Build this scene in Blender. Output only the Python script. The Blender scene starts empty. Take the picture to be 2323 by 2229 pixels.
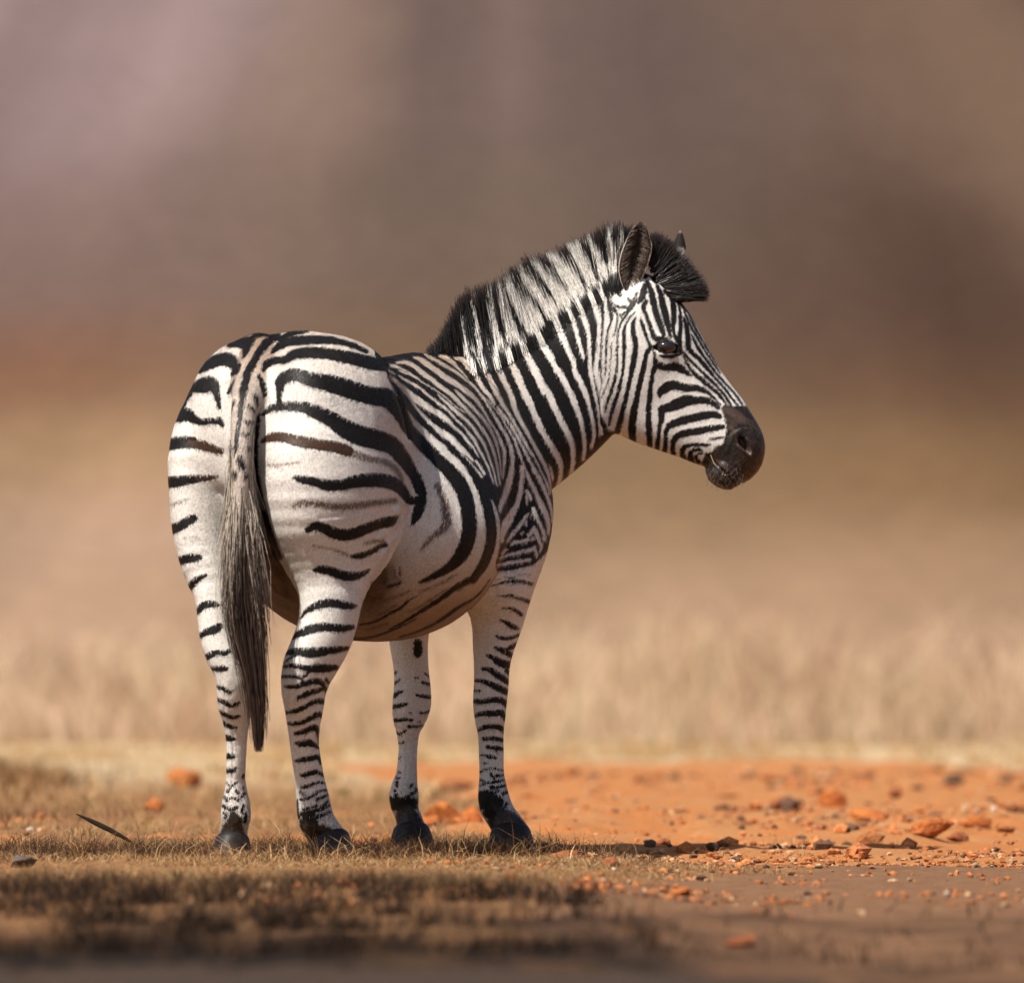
import bpy, bmesh, math, random
import numpy as np
from mathutils import Vector
rng = np.random.default_rng(7)
random.seed(7)
C = bpy.context.scene.collection
scn = bpy.context.scene
# ---------------------------------------------------------------- camera, sky, sun, exposure
cam = bpy.data.cameras.new('camera'); camo = bpy.data.objects.new('camera', cam); C.objects.link(camo)
camo.location = (0, -15, .36); camo.rotation_euler = (math.radians(90), 0, 0)
cam.sensor_width = 36; cam.lens = 14222 / 2323 * 36; cam.shift_y = (1599 - 1114.5) / 2323
cam.clip_start, cam.clip_end = .5, 2000
cam.dof.use_dof = True; cam.dof.focus_distance = 15.5; cam.dof.aperture_fstop = 3.5; cam.dof.aperture_blades = 9
scn.camera = camo
SUN = np.array([-.37, -.47, .80]); SUN /= np.linalg.norm(SUN)
world = bpy.data.worlds.new('World'); scn.world = world; world.use_nodes = True
wt = world.node_tree; wt.nodes.clear()
sky = wt.nodes.new('ShaderNodeTexSky'); sky.sky_type = 'NISHITA'; sky.sun_disc = False
sky.sun_elevation = math.asin(SUN[2]); sky.sun_rotation = math.atan2(SUN[0], SUN[1]) % (2 * math.pi)
sky.dust_density = 2.0
bg = wt.nodes.new('ShaderNodeBackground'); bg.inputs[1].default_value = .066
wo = wt.nodes.new('ShaderNodeOutputWorld')
wt.links.new(sky.outputs[0], bg.inputs[0]); wt.links.new(bg.outputs[0], wo.inputs[0])
sl = bpy.data.lights.new('sun', 'SUN'); sl.energy = 5.0; sl.angle = math.radians(.55); sl.color = (1, .935, .84)
so = bpy.data.objects.new('sun', sl); C.objects.link(so); so.location = (-3, -6, 9)
so.rotation_euler = Vector(-SUN).to_track_quat('-Z', 'Y').to_euler()
scn.view_settings.view_transform = 'Standard'; scn.view_settings.look = 'None'
scn.view_settings.exposure = 0.46; scn.view_settings.gamma = 1.0; scn.view_settings.use_curve_mapping = False
scn.cycles.max_bounces = 4; scn.cycles.diffuse_bounces = 3; scn.cycles.glossy_bounces = 2; scn.cycles.transparent_max_bounces = 4
# ---------------------------------------------------------------- helpers
def tag(o, label=None, cat=None, group=None, kind=None):
    for k, v in (('label', label), ('category', cat), ('group', group), ('kind', kind)):
        if v: o[k] = v
    return o
def mesh_obj(name, V, F, mat=None, parent=None, smooth=True, attrs=None):
    """one mesh object from arrays; F is an (n, k) array of equal polygons"""
    V = np.asarray(V, np.float32); F = np.asarray(F, np.int32)
    me = bpy.data.meshes.new(name)
    me.vertices.add(len(V)); me.vertices.foreach_set('co', V.ravel())
    n, k = F.shape
    me.loops.add(n * k); me.loops.foreach_set('vertex_index', F.ravel())
    me.polygons.add(n); me.polygons.foreach_set('loop_start', np.arange(n, dtype=np.int32) * k); me.polygons.foreach_set('loop_total', np.full(n, k, np.int32))
    me.polygons.foreach_set('use_smooth', np.full(n, smooth))
    for an, av in (attrs or {}).items():
        av = np.asarray(av, np.float32)
        if av.ndim == 1:
            at = me.attributes.new(an, 'FLOAT', 'POINT'); at.data.foreach_set('value', av)
        else:
            at = me.attributes.new(an, 'FLOAT_COLOR', 'POINT'); at.data.foreach_set('color', np.c_[av, np.ones(len(av))].astype(np.float32).ravel())
    me.update(calc_edges=True)
    if mat: me.materials.append(mat)
    o = bpy.data.objects.new(name, me); C.objects.link(o)
    if parent: o.parent = parent
    return o
class NT:
    """small helper for node materials"""
    def __init__(s, name):
        s.m = bpy.data.materials.new(name); s.m.use_nodes = True; s.t = s.m.node_tree
        s.b = s.t.nodes['Principled BSDF']; s.out = s.t.nodes['Material Output']
    def n(s, typ, **kw):
        nd = s.t.nodes.new(typ)
        for k, v in kw.items(): setattr(nd, k, v)
        return nd
    def l(s, a, b): s.t.links.new(a, b)
    def val(s, sock, x):
        if hasattr(x, 'is_output') or isinstance(x, bpy.types.NodeSocket): s.l(x, sock)
        else: sock.default_value = x
    def noise(s, scale, detail=3, rough=.5, vec=None, dist=0):
        nd = s.n('ShaderNodeTexNoise'); nd.inputs['Scale'].default_value = scale; nd.inputs['Detail'].default_value = detail
        nd.inputs['Roughness'].default_value = rough; nd.inputs['Distortion'].default_value = dist
        if vec is not None: s.l(vec, nd.inputs['Vector'])
        return nd.outputs[0]
    def math(s, op, a, b=0.0, c=None, clamp=False):
        nd = s.n('ShaderNodeMath', operation=op, use_clamp=clamp); s.val(nd.inputs[0], a); s.val(nd.inputs[1], b)
        if c is not None: s.val(nd.inputs[2], c)
        return nd.outputs[0]
    def step(s, x, a, b, lo=0., hi=1.):
        nd = s.n('ShaderNodeMapRange', interpolation_type='SMOOTHSTEP'); s.val(nd.inputs[0], x)
        for i, v in enumerate((a, b, lo, hi)): s.val(nd.inputs[i + 1], v)
        return nd.outputs[0]
    def mix(s, f, a, b):
        nd = s.n('ShaderNodeMix', data_type='RGBA'); s.val(nd.inputs[0], f)
        for i, v in ((6, a), (7, b)):
            if isinstance(v, tuple): nd.inputs[i].default_value = (*v, 1) if len(v) == 3 else v
            else: s.l(v, nd.inputs[i])
        return nd.outputs[2]
    def attr(s, name, col=False):
        nd = s.n('ShaderNodeAttribute'); nd.attribute_name = name
        return nd.outputs['Color' if col else 'Fac']
    def coord(s, which='Object', scale=None):
        nd = s.n('ShaderNodeTexCoord').outputs[which]
        if scale is None: return nd
        mp = s.n('ShaderNodeMapping'); s.l(nd, mp.inputs[0]); mp.inputs['Scale'].default_value = scale
        return mp.outputs[0]
    def bump(s, h, strength, dist):
        nd = s.n('ShaderNodeBump'); s.l(h, nd.inputs['Height']); nd.inputs['Strength'].default_value = strength; nd.inputs['Distance'].default_value = dist
        s.l(nd.outputs[0], s.b.inputs['Normal'])
    def base(s, c, rough=.8, spec=.3):
        if isinstance(c, tuple): s.b.inputs['Base Color'].default_value = (*c, 1)
        else: s.l(c, s.b.inputs['Base Color'])
        s.val(s.b.inputs['Roughness'], rough); s.val(s.b.inputs['Specular IOR Level'], spec)
        return s.m
def strands(name, L, r0, r1, col, mat, parent=None, kind=None):
    """L: (n, k, 3) centre lines; three-sided tapering hairs joined in one mesh"""
    L = np.asarray(L, float); n, k, _ = L.shape
    T = np.gradient(L, axis=1); T /= np.linalg.norm(T, axis=2, keepdims=True) + 1e-9
    ref = rng.normal(size=(n, 1, 3)); A = np.cross(T, np.broadcast_to(ref, T.shape)); A /= np.linalg.norm(A, axis=2, keepdims=True) + 1e-9
    Bv = np.cross(T, A)
    t = np.linspace(0, 1, k)[None, :, None]
    r0 = np.broadcast_to(np.asarray(r0, float).reshape(-1, 1, 1), (n, 1, 1)); r = r0 * (1 - t**1.5) + r1 * t**1.5
    ring = [L + r * (math.cos(a) * A + math.sin(a) * Bv) for a in (0, 2.094, 4.189)]
    V = np.stack(ring, 2).reshape(-1, 3)
    base = (np.arange(n)[:, None] * k + np.arange(k - 1)[None]).reshape(-1, 1) * 3
    F = np.concatenate([base + np.array([[i, (i + 1) % 3, 3 + (i + 1) % 3, 3 + i]]) for i in range(3)])
    at = {}
    if col is not None: at['Col'] = np.repeat(np.asarray(col, float).reshape(n * k, 3), 3, 0)
    o = mesh_obj(name, V, F, mat, parent, True, at)
    if kind: o['kind'] = kind
    return o
# ---------------------------------------------------------------- measuring frame
# The zebra was surveyed from one spot: a level line of sight along +Y, 15 m away
# from the hind hooves.  P() turns a survey reading and a distance into a point.
FPX, U0, VH, DC, HC = 14222.0, 1161.5, 1599.0, 15.0, 0.36
def P(u, v, Y):
    k = (DC + Y) / FPX
    return np.array([(u - U0) * k, Y, HC + (VH - v) * k])
def UV(p):
    k = FPX / (DC + p[:, 1])
    return np.stack([U0 + p[:, 0] * k, VH - (p[:, 2] - HC) * k], 1)
FR = {1: (360, 720, .31898), 2: (780, 720, .31898), 3: (960, 460, .26582), 4: (1280, 480, .34554),
      5: (360, 1250, .26582), 6: (780, 1100, .26582), 7: (430, 1600, .21265), 8: (830, 1560, .23923),
      12: (1350, 480, .15949), 13: (1450, 720, .21798), 9: (1440, 720, .10633), 10: (1580, 900, .12225),
      11: (1360, 640, .21277), 0: (0, 0, 1.0)}
def Z(i, pts):
    x, y, k = FR[i]
    return [(x + a[0] * k, y + a[1] * k) + tuple(c * k for c in a[2:3]) for a in pts]
YAW = math.radians(26)
SN, CS = math.sin(YAW), math.cos(YAW)
BX, BY = -0.545, 0.0
def B(s, l, z):
    return np.array([BX + s * SN + l * CS, BY + s * CS - l * SN, z])
def crom(K, n):
    K = np.asarray(K, float); m = len(K)
    d = np.r_[0, np.cumsum(np.maximum(np.linalg.norm(np.diff(K[:, :3], axis=0), axis=1), 1e-4))]
    # monotone-ish cubic (finite-difference tangents, limited)
    T = np.zeros_like(K)
    for i in range(m):
        if i == 0: T[i] = (K[1] - K[0]) / (d[1] - d[0])
        elif i == m - 1: T[i] = (K[-1] - K[-2]) / (d[-1] - d[-2])
        else:
            a = (K[i] - K[i-1]) / (d[i] - d[i-1]); b = (K[i+1] - K[i]) / (d[i+1] - d[i])
            T[i] = (a * (d[i+1] - d[i]) + b * (d[i] - d[i-1])) / (d[i+1] - d[i-1])
    q = np.linspace(0, d[-1], n); j = np.clip(np.searchsorted(d, q) - 1, 0, m - 2)
    h = (d[j+1] - d[j])[:, None]; t = ((q - d[j])[:, None]) / h
    return ((2*t**3-3*t**2+1)*K[j] + (t**3-2*t**2+t)*h*T[j] + (-2*t**3+3*t**2)*K[j+1] + (t**3-t**2)*h*T[j+1])
class Tube:
    """swept ellipse: keys = x,y,z, side radius, up radius, down radius"""
    def __init__(self, keys, side, n=28, k=.03, cap=1.0, name='', reach=3):
        self.reach = reach
        K = crom([list(a[:3]) + list(a[3:6]) for a in keys], n)
        self.C, self.R = K[:, :3], np.maximum(K[:, 3:6], .004)
        self.k, self.cap, self.name = k, cap, name
        T = np.gradient(self.C, axis=0); T /= np.linalg.norm(T, axis=1)[:, None]
        S = np.asarray(side, float)[None] - T * (T @ np.asarray(side, float))[:, None]
        S /= np.linalg.norm(S, axis=1)[:, None]
        self.T, self.S, self.N = T, S, np.cross(S, T)
        e = np.sqrt((self.S * self.R[:, :1])**2 + (self.N * self.R[:, 1:].max(1)[:, None])**2 + (self.T * (self.R.min(1) * cap)[:, None])**2)
        self.lo, self.hi = (self.C - e).min(0) - .075, (self.C + e).max(0) + .075
    def __call__(self, P_):
        out = np.empty(len(P_), np.float32)
        C = self.C.astype(np.float32); n_ = len(C); CC = (C**2).sum(1)
        AB = C[1:] - C[:-1]; L2 = (AB**2).sum(1)
        S, N, T, R = (x.astype(np.float32) for x in (self.S, self.N, self.T, self.R))
        for c in range(0, len(P_), 20000):
            p = P_[c:c+20000].astype(np.float32)
            near = np.argmin(CC[None] - 2 * p @ C.T, 1)
            best = np.full(len(p), 9., np.float32)
            for off in range(-self.reach, self.reach):
                j = np.clip(near + off, 0, n_ - 2)
                d = p - C[j]
                t = np.clip((d * AB[j]).sum(1) / L2[j], 0, 1)[:, None]
                o = d - t * AB[j]
                s = (o * S[j]).sum(1); n = (o * N[j]).sum(1); w = (o * T[j]).sum(1)
                r = R[j] * (1 - t) + R[j+1] * t
                rs = r[:, 0]; rn = np.where(n > 0, r[:, 1], r[:, 2]); rw = np.minimum(rs, rn) * self.cap
                k0 = np.sqrt((s/rs)**2 + (n/rn)**2 + (w/rw)**2)
                k1 = np.sqrt((s/rs**2)**2 + (n/rn**2)**2 + (w/rw**2)**2)
                best = np.minimum(best, np.where(k0 < 1e-3, -np.minimum(rs, rn), k0 * (k0 - 1) / np.maximum(k1, 1e-6)))
            out[c:c+20000] = best
        return out
def poly_sd(Q, V):
    """signed distance to a closed polygon, negative inside"""
    V = np.asarray(V, float); W = np.roll(V, -1, 0)
    out = np.empty(len(Q))
    for c in range(0, len(Q), 100000):
        q = Q[c:c+100000]
        e = W - V; w = q[:, None] - V[None]
        t = np.clip((w * e).sum(2) / (e**2).sum(1), 0, 1)
        d = ((w - t[..., None] * e)**2).sum(2).min(1)
        c1 = (q[:, None, 1] >= V[None, :, 1]) != (q[:, None, 1] >= W[None, :, 1])
        x = V[None, :, 0] + (q[:, None, 1] - V[None, :, 1]) * e[None, :, 0] / np.where(np.abs(e[:, 1]) < 1e-9, 1e-9, e[:, 1])[None]
        ins = ((c1 & (q[:, None, 0] < x)).sum(1) % 2) == 1
        out[c:c+100000] = np.sqrt(d) * np.where(ins, -1, 1)
    return out
class Slab:
    """a rounded solid with a given profile in the X-Z plane and a given half thickness along Y"""
    def __init__(self, poly, Y, T, r, k=.03, name=''):
        kk = (DC + Y) / FPX
        self.V = np.array([P(u, v, Y)[[0, 2]] for u, v in poly]); self.Y, self.r, self.k, self.name = Y, r, k, name
        self.T = np.array([list(P(a, b, Y)[[0, 2]]) + [t, dy] for a, b, t, dy in T])
        m = .1
        self.lo = np.array([self.V[:, 0].min() - m, Y - .25, self.V[:, 1].min() - m])
        self.hi = np.array([self.V[:, 0].max() + m, Y + .25, self.V[:, 1].max() + m])
    def tmap(self, xz):
        w = np.exp(-((xz[:, None] - self.T[None, :, :2])**2).sum(2) / (2 * .05**2)) + 1e-9
        w /= w.sum(1)[:, None]
        return w @ self.T[:, 2], w @ self.T[:, 3]
    def __call__(self, P_):
        xz = P_[:, [0, 2]]
        d = -poly_sd(xz, self.V); t, dy = self.tmap(xz)
        q = np.maximum(1 - d / self.r, 0)
        return ((np.sqrt(q**2 + ((P_[:, 1] - self.Y - dy) / t)**2) - 1) * np.minimum(self.r, t)).astype(np.float32)
def smin(a, b, k):
    h = np.maximum(k - np.abs(a - b), 0) / k
    return np.minimum(a, b) - h * h * k * .25
def leg(keys, k=.03, name='', n=40):
    """keys: left edge, right edge, height reading, distance, fore-aft / lateral thickness"""
    out = []
    for uL, uR, v, Y, q in keys:
        c = P((uL + uR) / 2, v, Y); r = (uR - uL) / 2 * (DC + Y) / FPX
        rl = r / math.sqrt(CS * CS + (q * SN)**2)
        out.append([*c, rl, rl * q, rl * q])
    return Tube(out, (CS, -SN, 0), n, k, .8, name, 6 if name in ('leg_rh', 'leg_lh') else 3)

X_ = np.array([1., 0, 0])
TORSO = Tube([
    [*B(-.085, 0, 1.04), .12, .155, .13],
    [*B(-.03, 0, 1.01), .20, .243, .19],
    [*B(.10, 0, 0.97), .235, .296, .27],
    [*B(.26, 0, 0.92), .235, .312, .33],
    [*B(.44, 0, 0.88), .285, .335, .34],
    [*B(.62, 0, 0.87), .255, .358, .33],
    [*B(.78, 0, 0.90), .200, .345, .31],
    [*B(.93, 0, 0.95), .165, .292, .30],
    [*B(1.06, 0, 0.94), .13, .20, .22]], [CS, -SN, 0], 22, .06, .55, 'torso')
BELLY = Tube([
    [*B(.17, -.03, 0.80), .17, .15, .16],
    [*B(.30, -.025, 0.79), .275, .24, .245],
    [*B(.46, 0.0, 0.80), .345, .27, .272],
    [*B(.62, 0.0, 0.81), .275, .25, .255],
    [*B(.76, 0, 0.83), .18, .2, .2]], [CS, -SN, 0], 20, .06, .7, 'belly')
def hip(sg):
    return Tube([[*B(-.06, sg * .09, 1.04), .12, .155, .15], [*B(.04, sg * .115, 1.06), .14, .178, .15], [*B(.14, sg * .12, 1.04), .125, .165, .15], [*B(.22, sg * .135, 1.03), .08, .125, .12]], [CS, -SN, 0], 14, .05, .8, 'hip')
HIP_R, HIP_L = hip(1), hip(-1)
NECK = Tube([
    [*P(1045, 1000, .90), .16, .205, .225],
    [*P(1100, 980, .94), .15, .205, .225],
    [*P(1160, 952, .98), .135, .194, .205],
    [*P(1220, 912, 1.03), .118, .178, .195],
    [*P(1285, 858, 1.08), .100, .166, .186],
    [*P(1345, 800, 1.11), .092, .168, .182],
    [*P(1395, 755, 1.12), .085, .168, .165],
    [*P(1432, 715, 1.12), .075, .145, .13]], [0, -1, 0], 32, .05, .5, 'neck')
HEAD_POLY = (Z(4, [(765,590),(830,680),(900,810),(960,920),(1010,1020),(1090,1130),(1170,1230),(1220,1310),(1270,1390),
    (1305,1460),(1320,1530),(1318,1590),(1300,1660),(1270,1710),(1220,1760),(1165,1783),(1130,1808),(1060,1828),(1000,1808),
    (945,1762),(924,1705),(932,1676),(880,1662),(830,1642),(760,1612),(660,1580),(560,1545),(480,1518),(380,1472),(320,1430),(280,1350),
    (260,1200),(265,1000),(280,800),(320,560),(400,430),(520,400),(640,450),(720,530)]))
HEAD = Slab(HEAD_POLY, 1.12, [(1440,640,.075,0),(1500,680,.09,0),(1520,755,.108,0),(1430,760,.098,0),(1420,880,.09,0),(1390,950,.06,0),
    (1500,960,.06,0),(1560,880,.075,0),(1600,960,.062,0),(1640,890,.062,0),(1690,990,.068,0),(1700,1050,.06,0),(1640,1085,.05,0),
    (1560,1020,.052,0),(1610,800,.07,0),(1540,700,.07,0)], .075, .03, 'head')
def lerp(a, b, t): return a + (b - a) * t
RH = leg([(640, 850, 930, .05, 1.3), (592, 905, 1010, .01, 1.5), (586, 918, 1100, -.02, 1.6), (608, 895, 1195, -.025, 1.6), (625, 868, 1250, -.035, 1.5), (655, 846, 1297, -.05, 1.4),
    (677, 824, 1350, -.07, 1.3), (678, 811, 1405, -.08, 1.25), (671, 800, 1440, -.085, 1.25), (656, 779, 1480, -.09, 1.3), (640, 756, 1520, -.09, 1.4),
    (637, 744, 1550, -.085, 1.4), (645, 735, 1600, -.07, 1.2), (651, 728, 1640, -.055, 1.05), (657, 724, 1680, -.04, 1.05), (664, 730, 1735, -.025, 1.05), (670, 738, 1777, -.01, 1.05),
    (672, 746, 1806, -.005, 1.1), (672, 752, 1834, .0, 1.1), (677, 758, 1860, .0, 1.0), (690, 773, 1883, .01, .9), (702, 790, 1907, .015, .9)], .026, 'leg_rh', 38)
LH = leg([(470, 590, 900, .16, 1.3), (400, 578, 990, .10, 1.5), (382, 560, 1060, .06, 1.6), (386, 550, 1128, .05, 1.6), (390, 546, 1192, .04, 1.55), (404, 542, 1262, .02, 1.5), (421, 540, 1310, .0, 1.4),
    (441, 536, 1350, -.02, 1.3), (448, 538, 1400, -.03, 1.25), (454, 546, 1445, -.035, 1.25), (470, 560, 1490, -.04, 1.3), (487, 570, 1520, -.04, 1.4),
    (492, 573, 1550, -.035, 1.4), (493, 572, 1590, -.02, 1.25), (503, 568, 1625, -.005, 1.1), (511, 562, 1665, .01, 1.1), (513, 558, 1730, .025, 1.1), (512, 557, 1775, .04, 1.15),
    (509, 561, 1797, .045, 1.15), (502, 568, 1825, .05, 1.1), (500, 570, 1849, .05, 1.05), (504, 565, 1868, .055, 1.0), (499, 560, 1887, .06, 1.0), (491, 563, 1907, .06, 1.0)], .03, 'leg_lh', 38)
RF = leg([(1110, 1200, 1080, .80, 1.6), (1075, 1225, 1180, .79, 1.5), (1064, 1222, 1250, .79, 1.3), (1062, 1208, 1300, .79, 1.2), (1058, 1204, 1345, .80, 1.15), (1066, 1193, 1393, .80, 1.1), (1071, 1180, 1430, .80, 1.1),
    (1072, 1167, 1467, .80, 1.1), (1075, 1157, 1507, .80, 1.1), (1075, 1154, 1552, .80, 1.15), (1073, 1150, 1590, .80, 1.15), (1076, 1147, 1627, .80, 1.1), (1083, 1143, 1656, .805, 1.1), (1086, 1143, 1705, .81, 1.1),
    (1087, 1145, 1766, .81, 1.15), (1084, 1153, 1797, .81, 1.15), (1085, 1159, 1822, .81, 1.1), (1096, 1167, 1843, .81, 1.0), (1111, 1184, 1866, .80, .95), (1117, 1200, 1888, .795, .95)], .04, 'leg_rf', 36)
LF = leg([(870, 1000, 1200, .93, 1.3), (876, 986, 1330, .92, 1.2), (880, 975, 1420, .92, 1.1), (883, 971, 1455, .92, 1.1), (889, 971, 1487, .92, 1.1), (894, 973, 1525, .92, 1.1), (893, 978, 1568, .92, 1.15), (890, 977, 1603, .92, 1.15),
    (891, 964, 1634, .92, 1.1), (898, 953, 1657, .925, 1.1), (904, 948, 1688, .93, 1.1), (902, 946, 1727, .93, 1.1), (897, 947, 1761, .93, 1.1), (887, 948, 1785, .93, 1.1), (882, 951, 1812, .93, 1.1),
    (888, 949, 1832, .93, 1.0), (899, 956, 1854, .92, .95), (897, 970, 1884, .915, .95)], .04, 'leg_lf', 34)
def shoulder(sg, k, name):
    return Tube([[*B(.84, sg * .085, 1.10), .07, .08, .10], [*B(.93, sg * .11, .98), .095, .11, .12], [*B(1.0, sg * .125, .86), .095, .115, .12], [*B(.94, sg * .13, .74), .085, .11, .11], [*B(.87, sg * .13, .66), .07, .09, .09]],
        [CS, -SN, 0], 20, k, .8, name)
DOCK = Tube([[*P(588, 800, .03), .04, .04, .04], [*P(572, 850, -.09), .036, .034, .034], [*P(556, 910, -.18), .031, .028, .028], [*P(548, 985, -.225), .026, .023, .023], [*P(546, 1080, -.245), .02, .018, .018], [*P(548, 1170, -.25), .013, .012, .012]], (1, 0, 0), 24, .045, .8, 'dock')
SH_R, SH_L = shoulder(1, .05, 'shoulder'), shoulder(-1, .05, 'shoulder')
def ell(c, r, yaw=0, k=.05, name=''):
    """ellipsoid as a one-key tube"""
    class E: pass
    class Ell:
        def __init__(s):
            s.c, s.r, s.k, s.name = np.array(c, float), np.array(r, float), k, name
            s.lo, s.hi = s.c - max(r) - .12, s.c + max(r) + .12
            s.M = np.array([[math.cos(yaw), -math.sin(yaw), 0], [math.sin(yaw), math.cos(yaw), 0], [0, 0, 1]])
        def __call__(s, p):
            d = (p - s.c) @ s.M.T
            k0 = np.sqrt(((d / s.r)**2).sum(1)); k1 = np.sqrt(((d / s.r**2)**2).sum(1))
            return np.where(k0 < 1e-3, -min(s.r), k0 * (k0 - 1) / np.maximum(k1, 1e-6)).astype(np.float32)
    return Ell()
SHAPES = [TORSO, BELLY, HIP_R, HIP_L, RH, LH, SH_R, SH_L, RF, LF, NECK, HEAD, DOCK]
def field(P_):
    f = np.full(len(P_), 1.0, np.float32)
    for t in SHAPES:
        m = np.all((P_ > t.lo) & (P_ < t.hi), 1)
        if not m.any(): continue
        f[m] = smin(f[m], t(P_[m]), t.k)
    return f
def surface_nets(lo, hi, h, func, cs=4):
    """dual mesh of the zero level set, evaluated only in blocks near the surface"""
    n = (np.ceil((hi - lo) / (h * cs)).astype(int)) + 1
    ax = [lo[i] + (np.arange(n[i]) + .5) * h * cs for i in range(3)]
    G = np.stack(np.meshgrid(*ax, indexing='ij'), -1).reshape(-1, 3)
    fc = func(G).reshape(n)
    blk = np.abs(fc) < h * cs * 1.35
    N = n * cs + 1
    F = np.pad(np.repeat(np.repeat(np.repeat(np.where(fc < 0, -1, 1).astype(np.float32), cs, 0), cs, 1), cs, 2), ((0, 1),) * 3, constant_values=1)
    act = np.zeros(N, bool)
    bi = np.argwhere(blk)
    o = np.arange(cs + 1)
    O = np.stack(np.meshgrid(o, o, o, indexing='ij'), -1).reshape(-1, 3)
    I = (bi[:, None] * cs + O[None]).reshape(-1, 3)
    act[I[:, 0], I[:, 1], I[:, 2]] = True
    I = np.argwhere(act)
    F[act] = func(lo + I * h)
    # cells with a sign change
    s = F < 0
    cnt = np.zeros(np.array(N) - 1, np.int8)
    for a in (0, 1):
        for b in (0, 1):
            for c in (0, 1):
                cnt += s[a:N[0]-1+a, b:N[1]-1+b, c:N[2]-1+c]
    cell = (cnt > 0) & (cnt < 8)
    ci = np.argwhere(cell)
    idx = np.full(cell.shape, -1, np.int64); idx[cell] = np.arange(len(ci))
    acc = np.zeros((len(ci), 3)); num = np.zeros(len(ci))
    cor = [(a, b, c) for a in (0, 1) for b in (0, 1) for c in (0, 1)]
    val = {q: F[ci[:, 0] + q[0], ci[:, 1] + q[1], ci[:, 2] + q[2]] for q in cor}
    for q in cor:
        for d in range(3):
            if q[d]: continue
            r = list(q); r[d] = 1; r = tuple(r)
            x, y = val[q], val[r]; m = (x < 0) != (y < 0)
            t = np.where(m, x / np.where(m, x - y, 1), 0)
            pt = np.tile(np.array(q, float), (len(ci), 1)); pt[:, d] += t
            acc[m] += pt[m]; num[m] += 1
    V = lo + (ci + acc / num[:, None]) * h
    quads = []
    for d in range(3):
        a, b = (d + 1) % 3, (d + 2) % 3
        sl0 = [slice(None)] * 3; sl1 = [slice(None)] * 3
        sl0[d] = slice(0, -1); sl1[d] = slice(1, None)
        ch = s[tuple(sl0)] != s[tuple(sl1)]
        e = np.argwhere(ch)
        e = e[(e[:, a] > 0) & (e[:, b] > 0) & (e[:, a] < N[a] - 1) & (e[:, b] < N[b] - 1)]
        def at(da, db):
            q = e.copy(); q[:, a] += da; q[:, b] += db
            return idx[q[:, 0], q[:, 1], q[:, 2]]
        Q = np.stack([at(-1, -1), at(0, -1), at(0, 0), at(-1, 0)], 1)
        flip = ~s[e[:, 0], e[:, 1], e[:, 2]]
        Q[flip] = Q[flip][:, ::-1]
        quads.append(Q)
    Q = np.concatenate(quads)
    return V, Q[(Q >= 0).all(1)]
def smooth(V, Q, it=4, w=.5):
    E = np.concatenate([Q[:, [0, 1]], Q[:, [1, 2]], Q[:, [2, 3]], Q[:, [3, 0]]])
    E = np.unique(np.sort(E, 1), axis=0)
    deg = np.bincount(E.ravel(), minlength=len(V))[:, None]
    for i in range(it):
        for ww in (w, -w * 1.03):
            S = np.zeros_like(V)
            for c in range(3):
                S[:, c] = np.bincount(E[:, 0], V[E[:, 1], c], len(V)) + np.bincount(E[:, 1], V[E[:, 0], c], len(V))
            V = V + ww * (S / np.maximum(deg, 1) - V)
    return V
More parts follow.
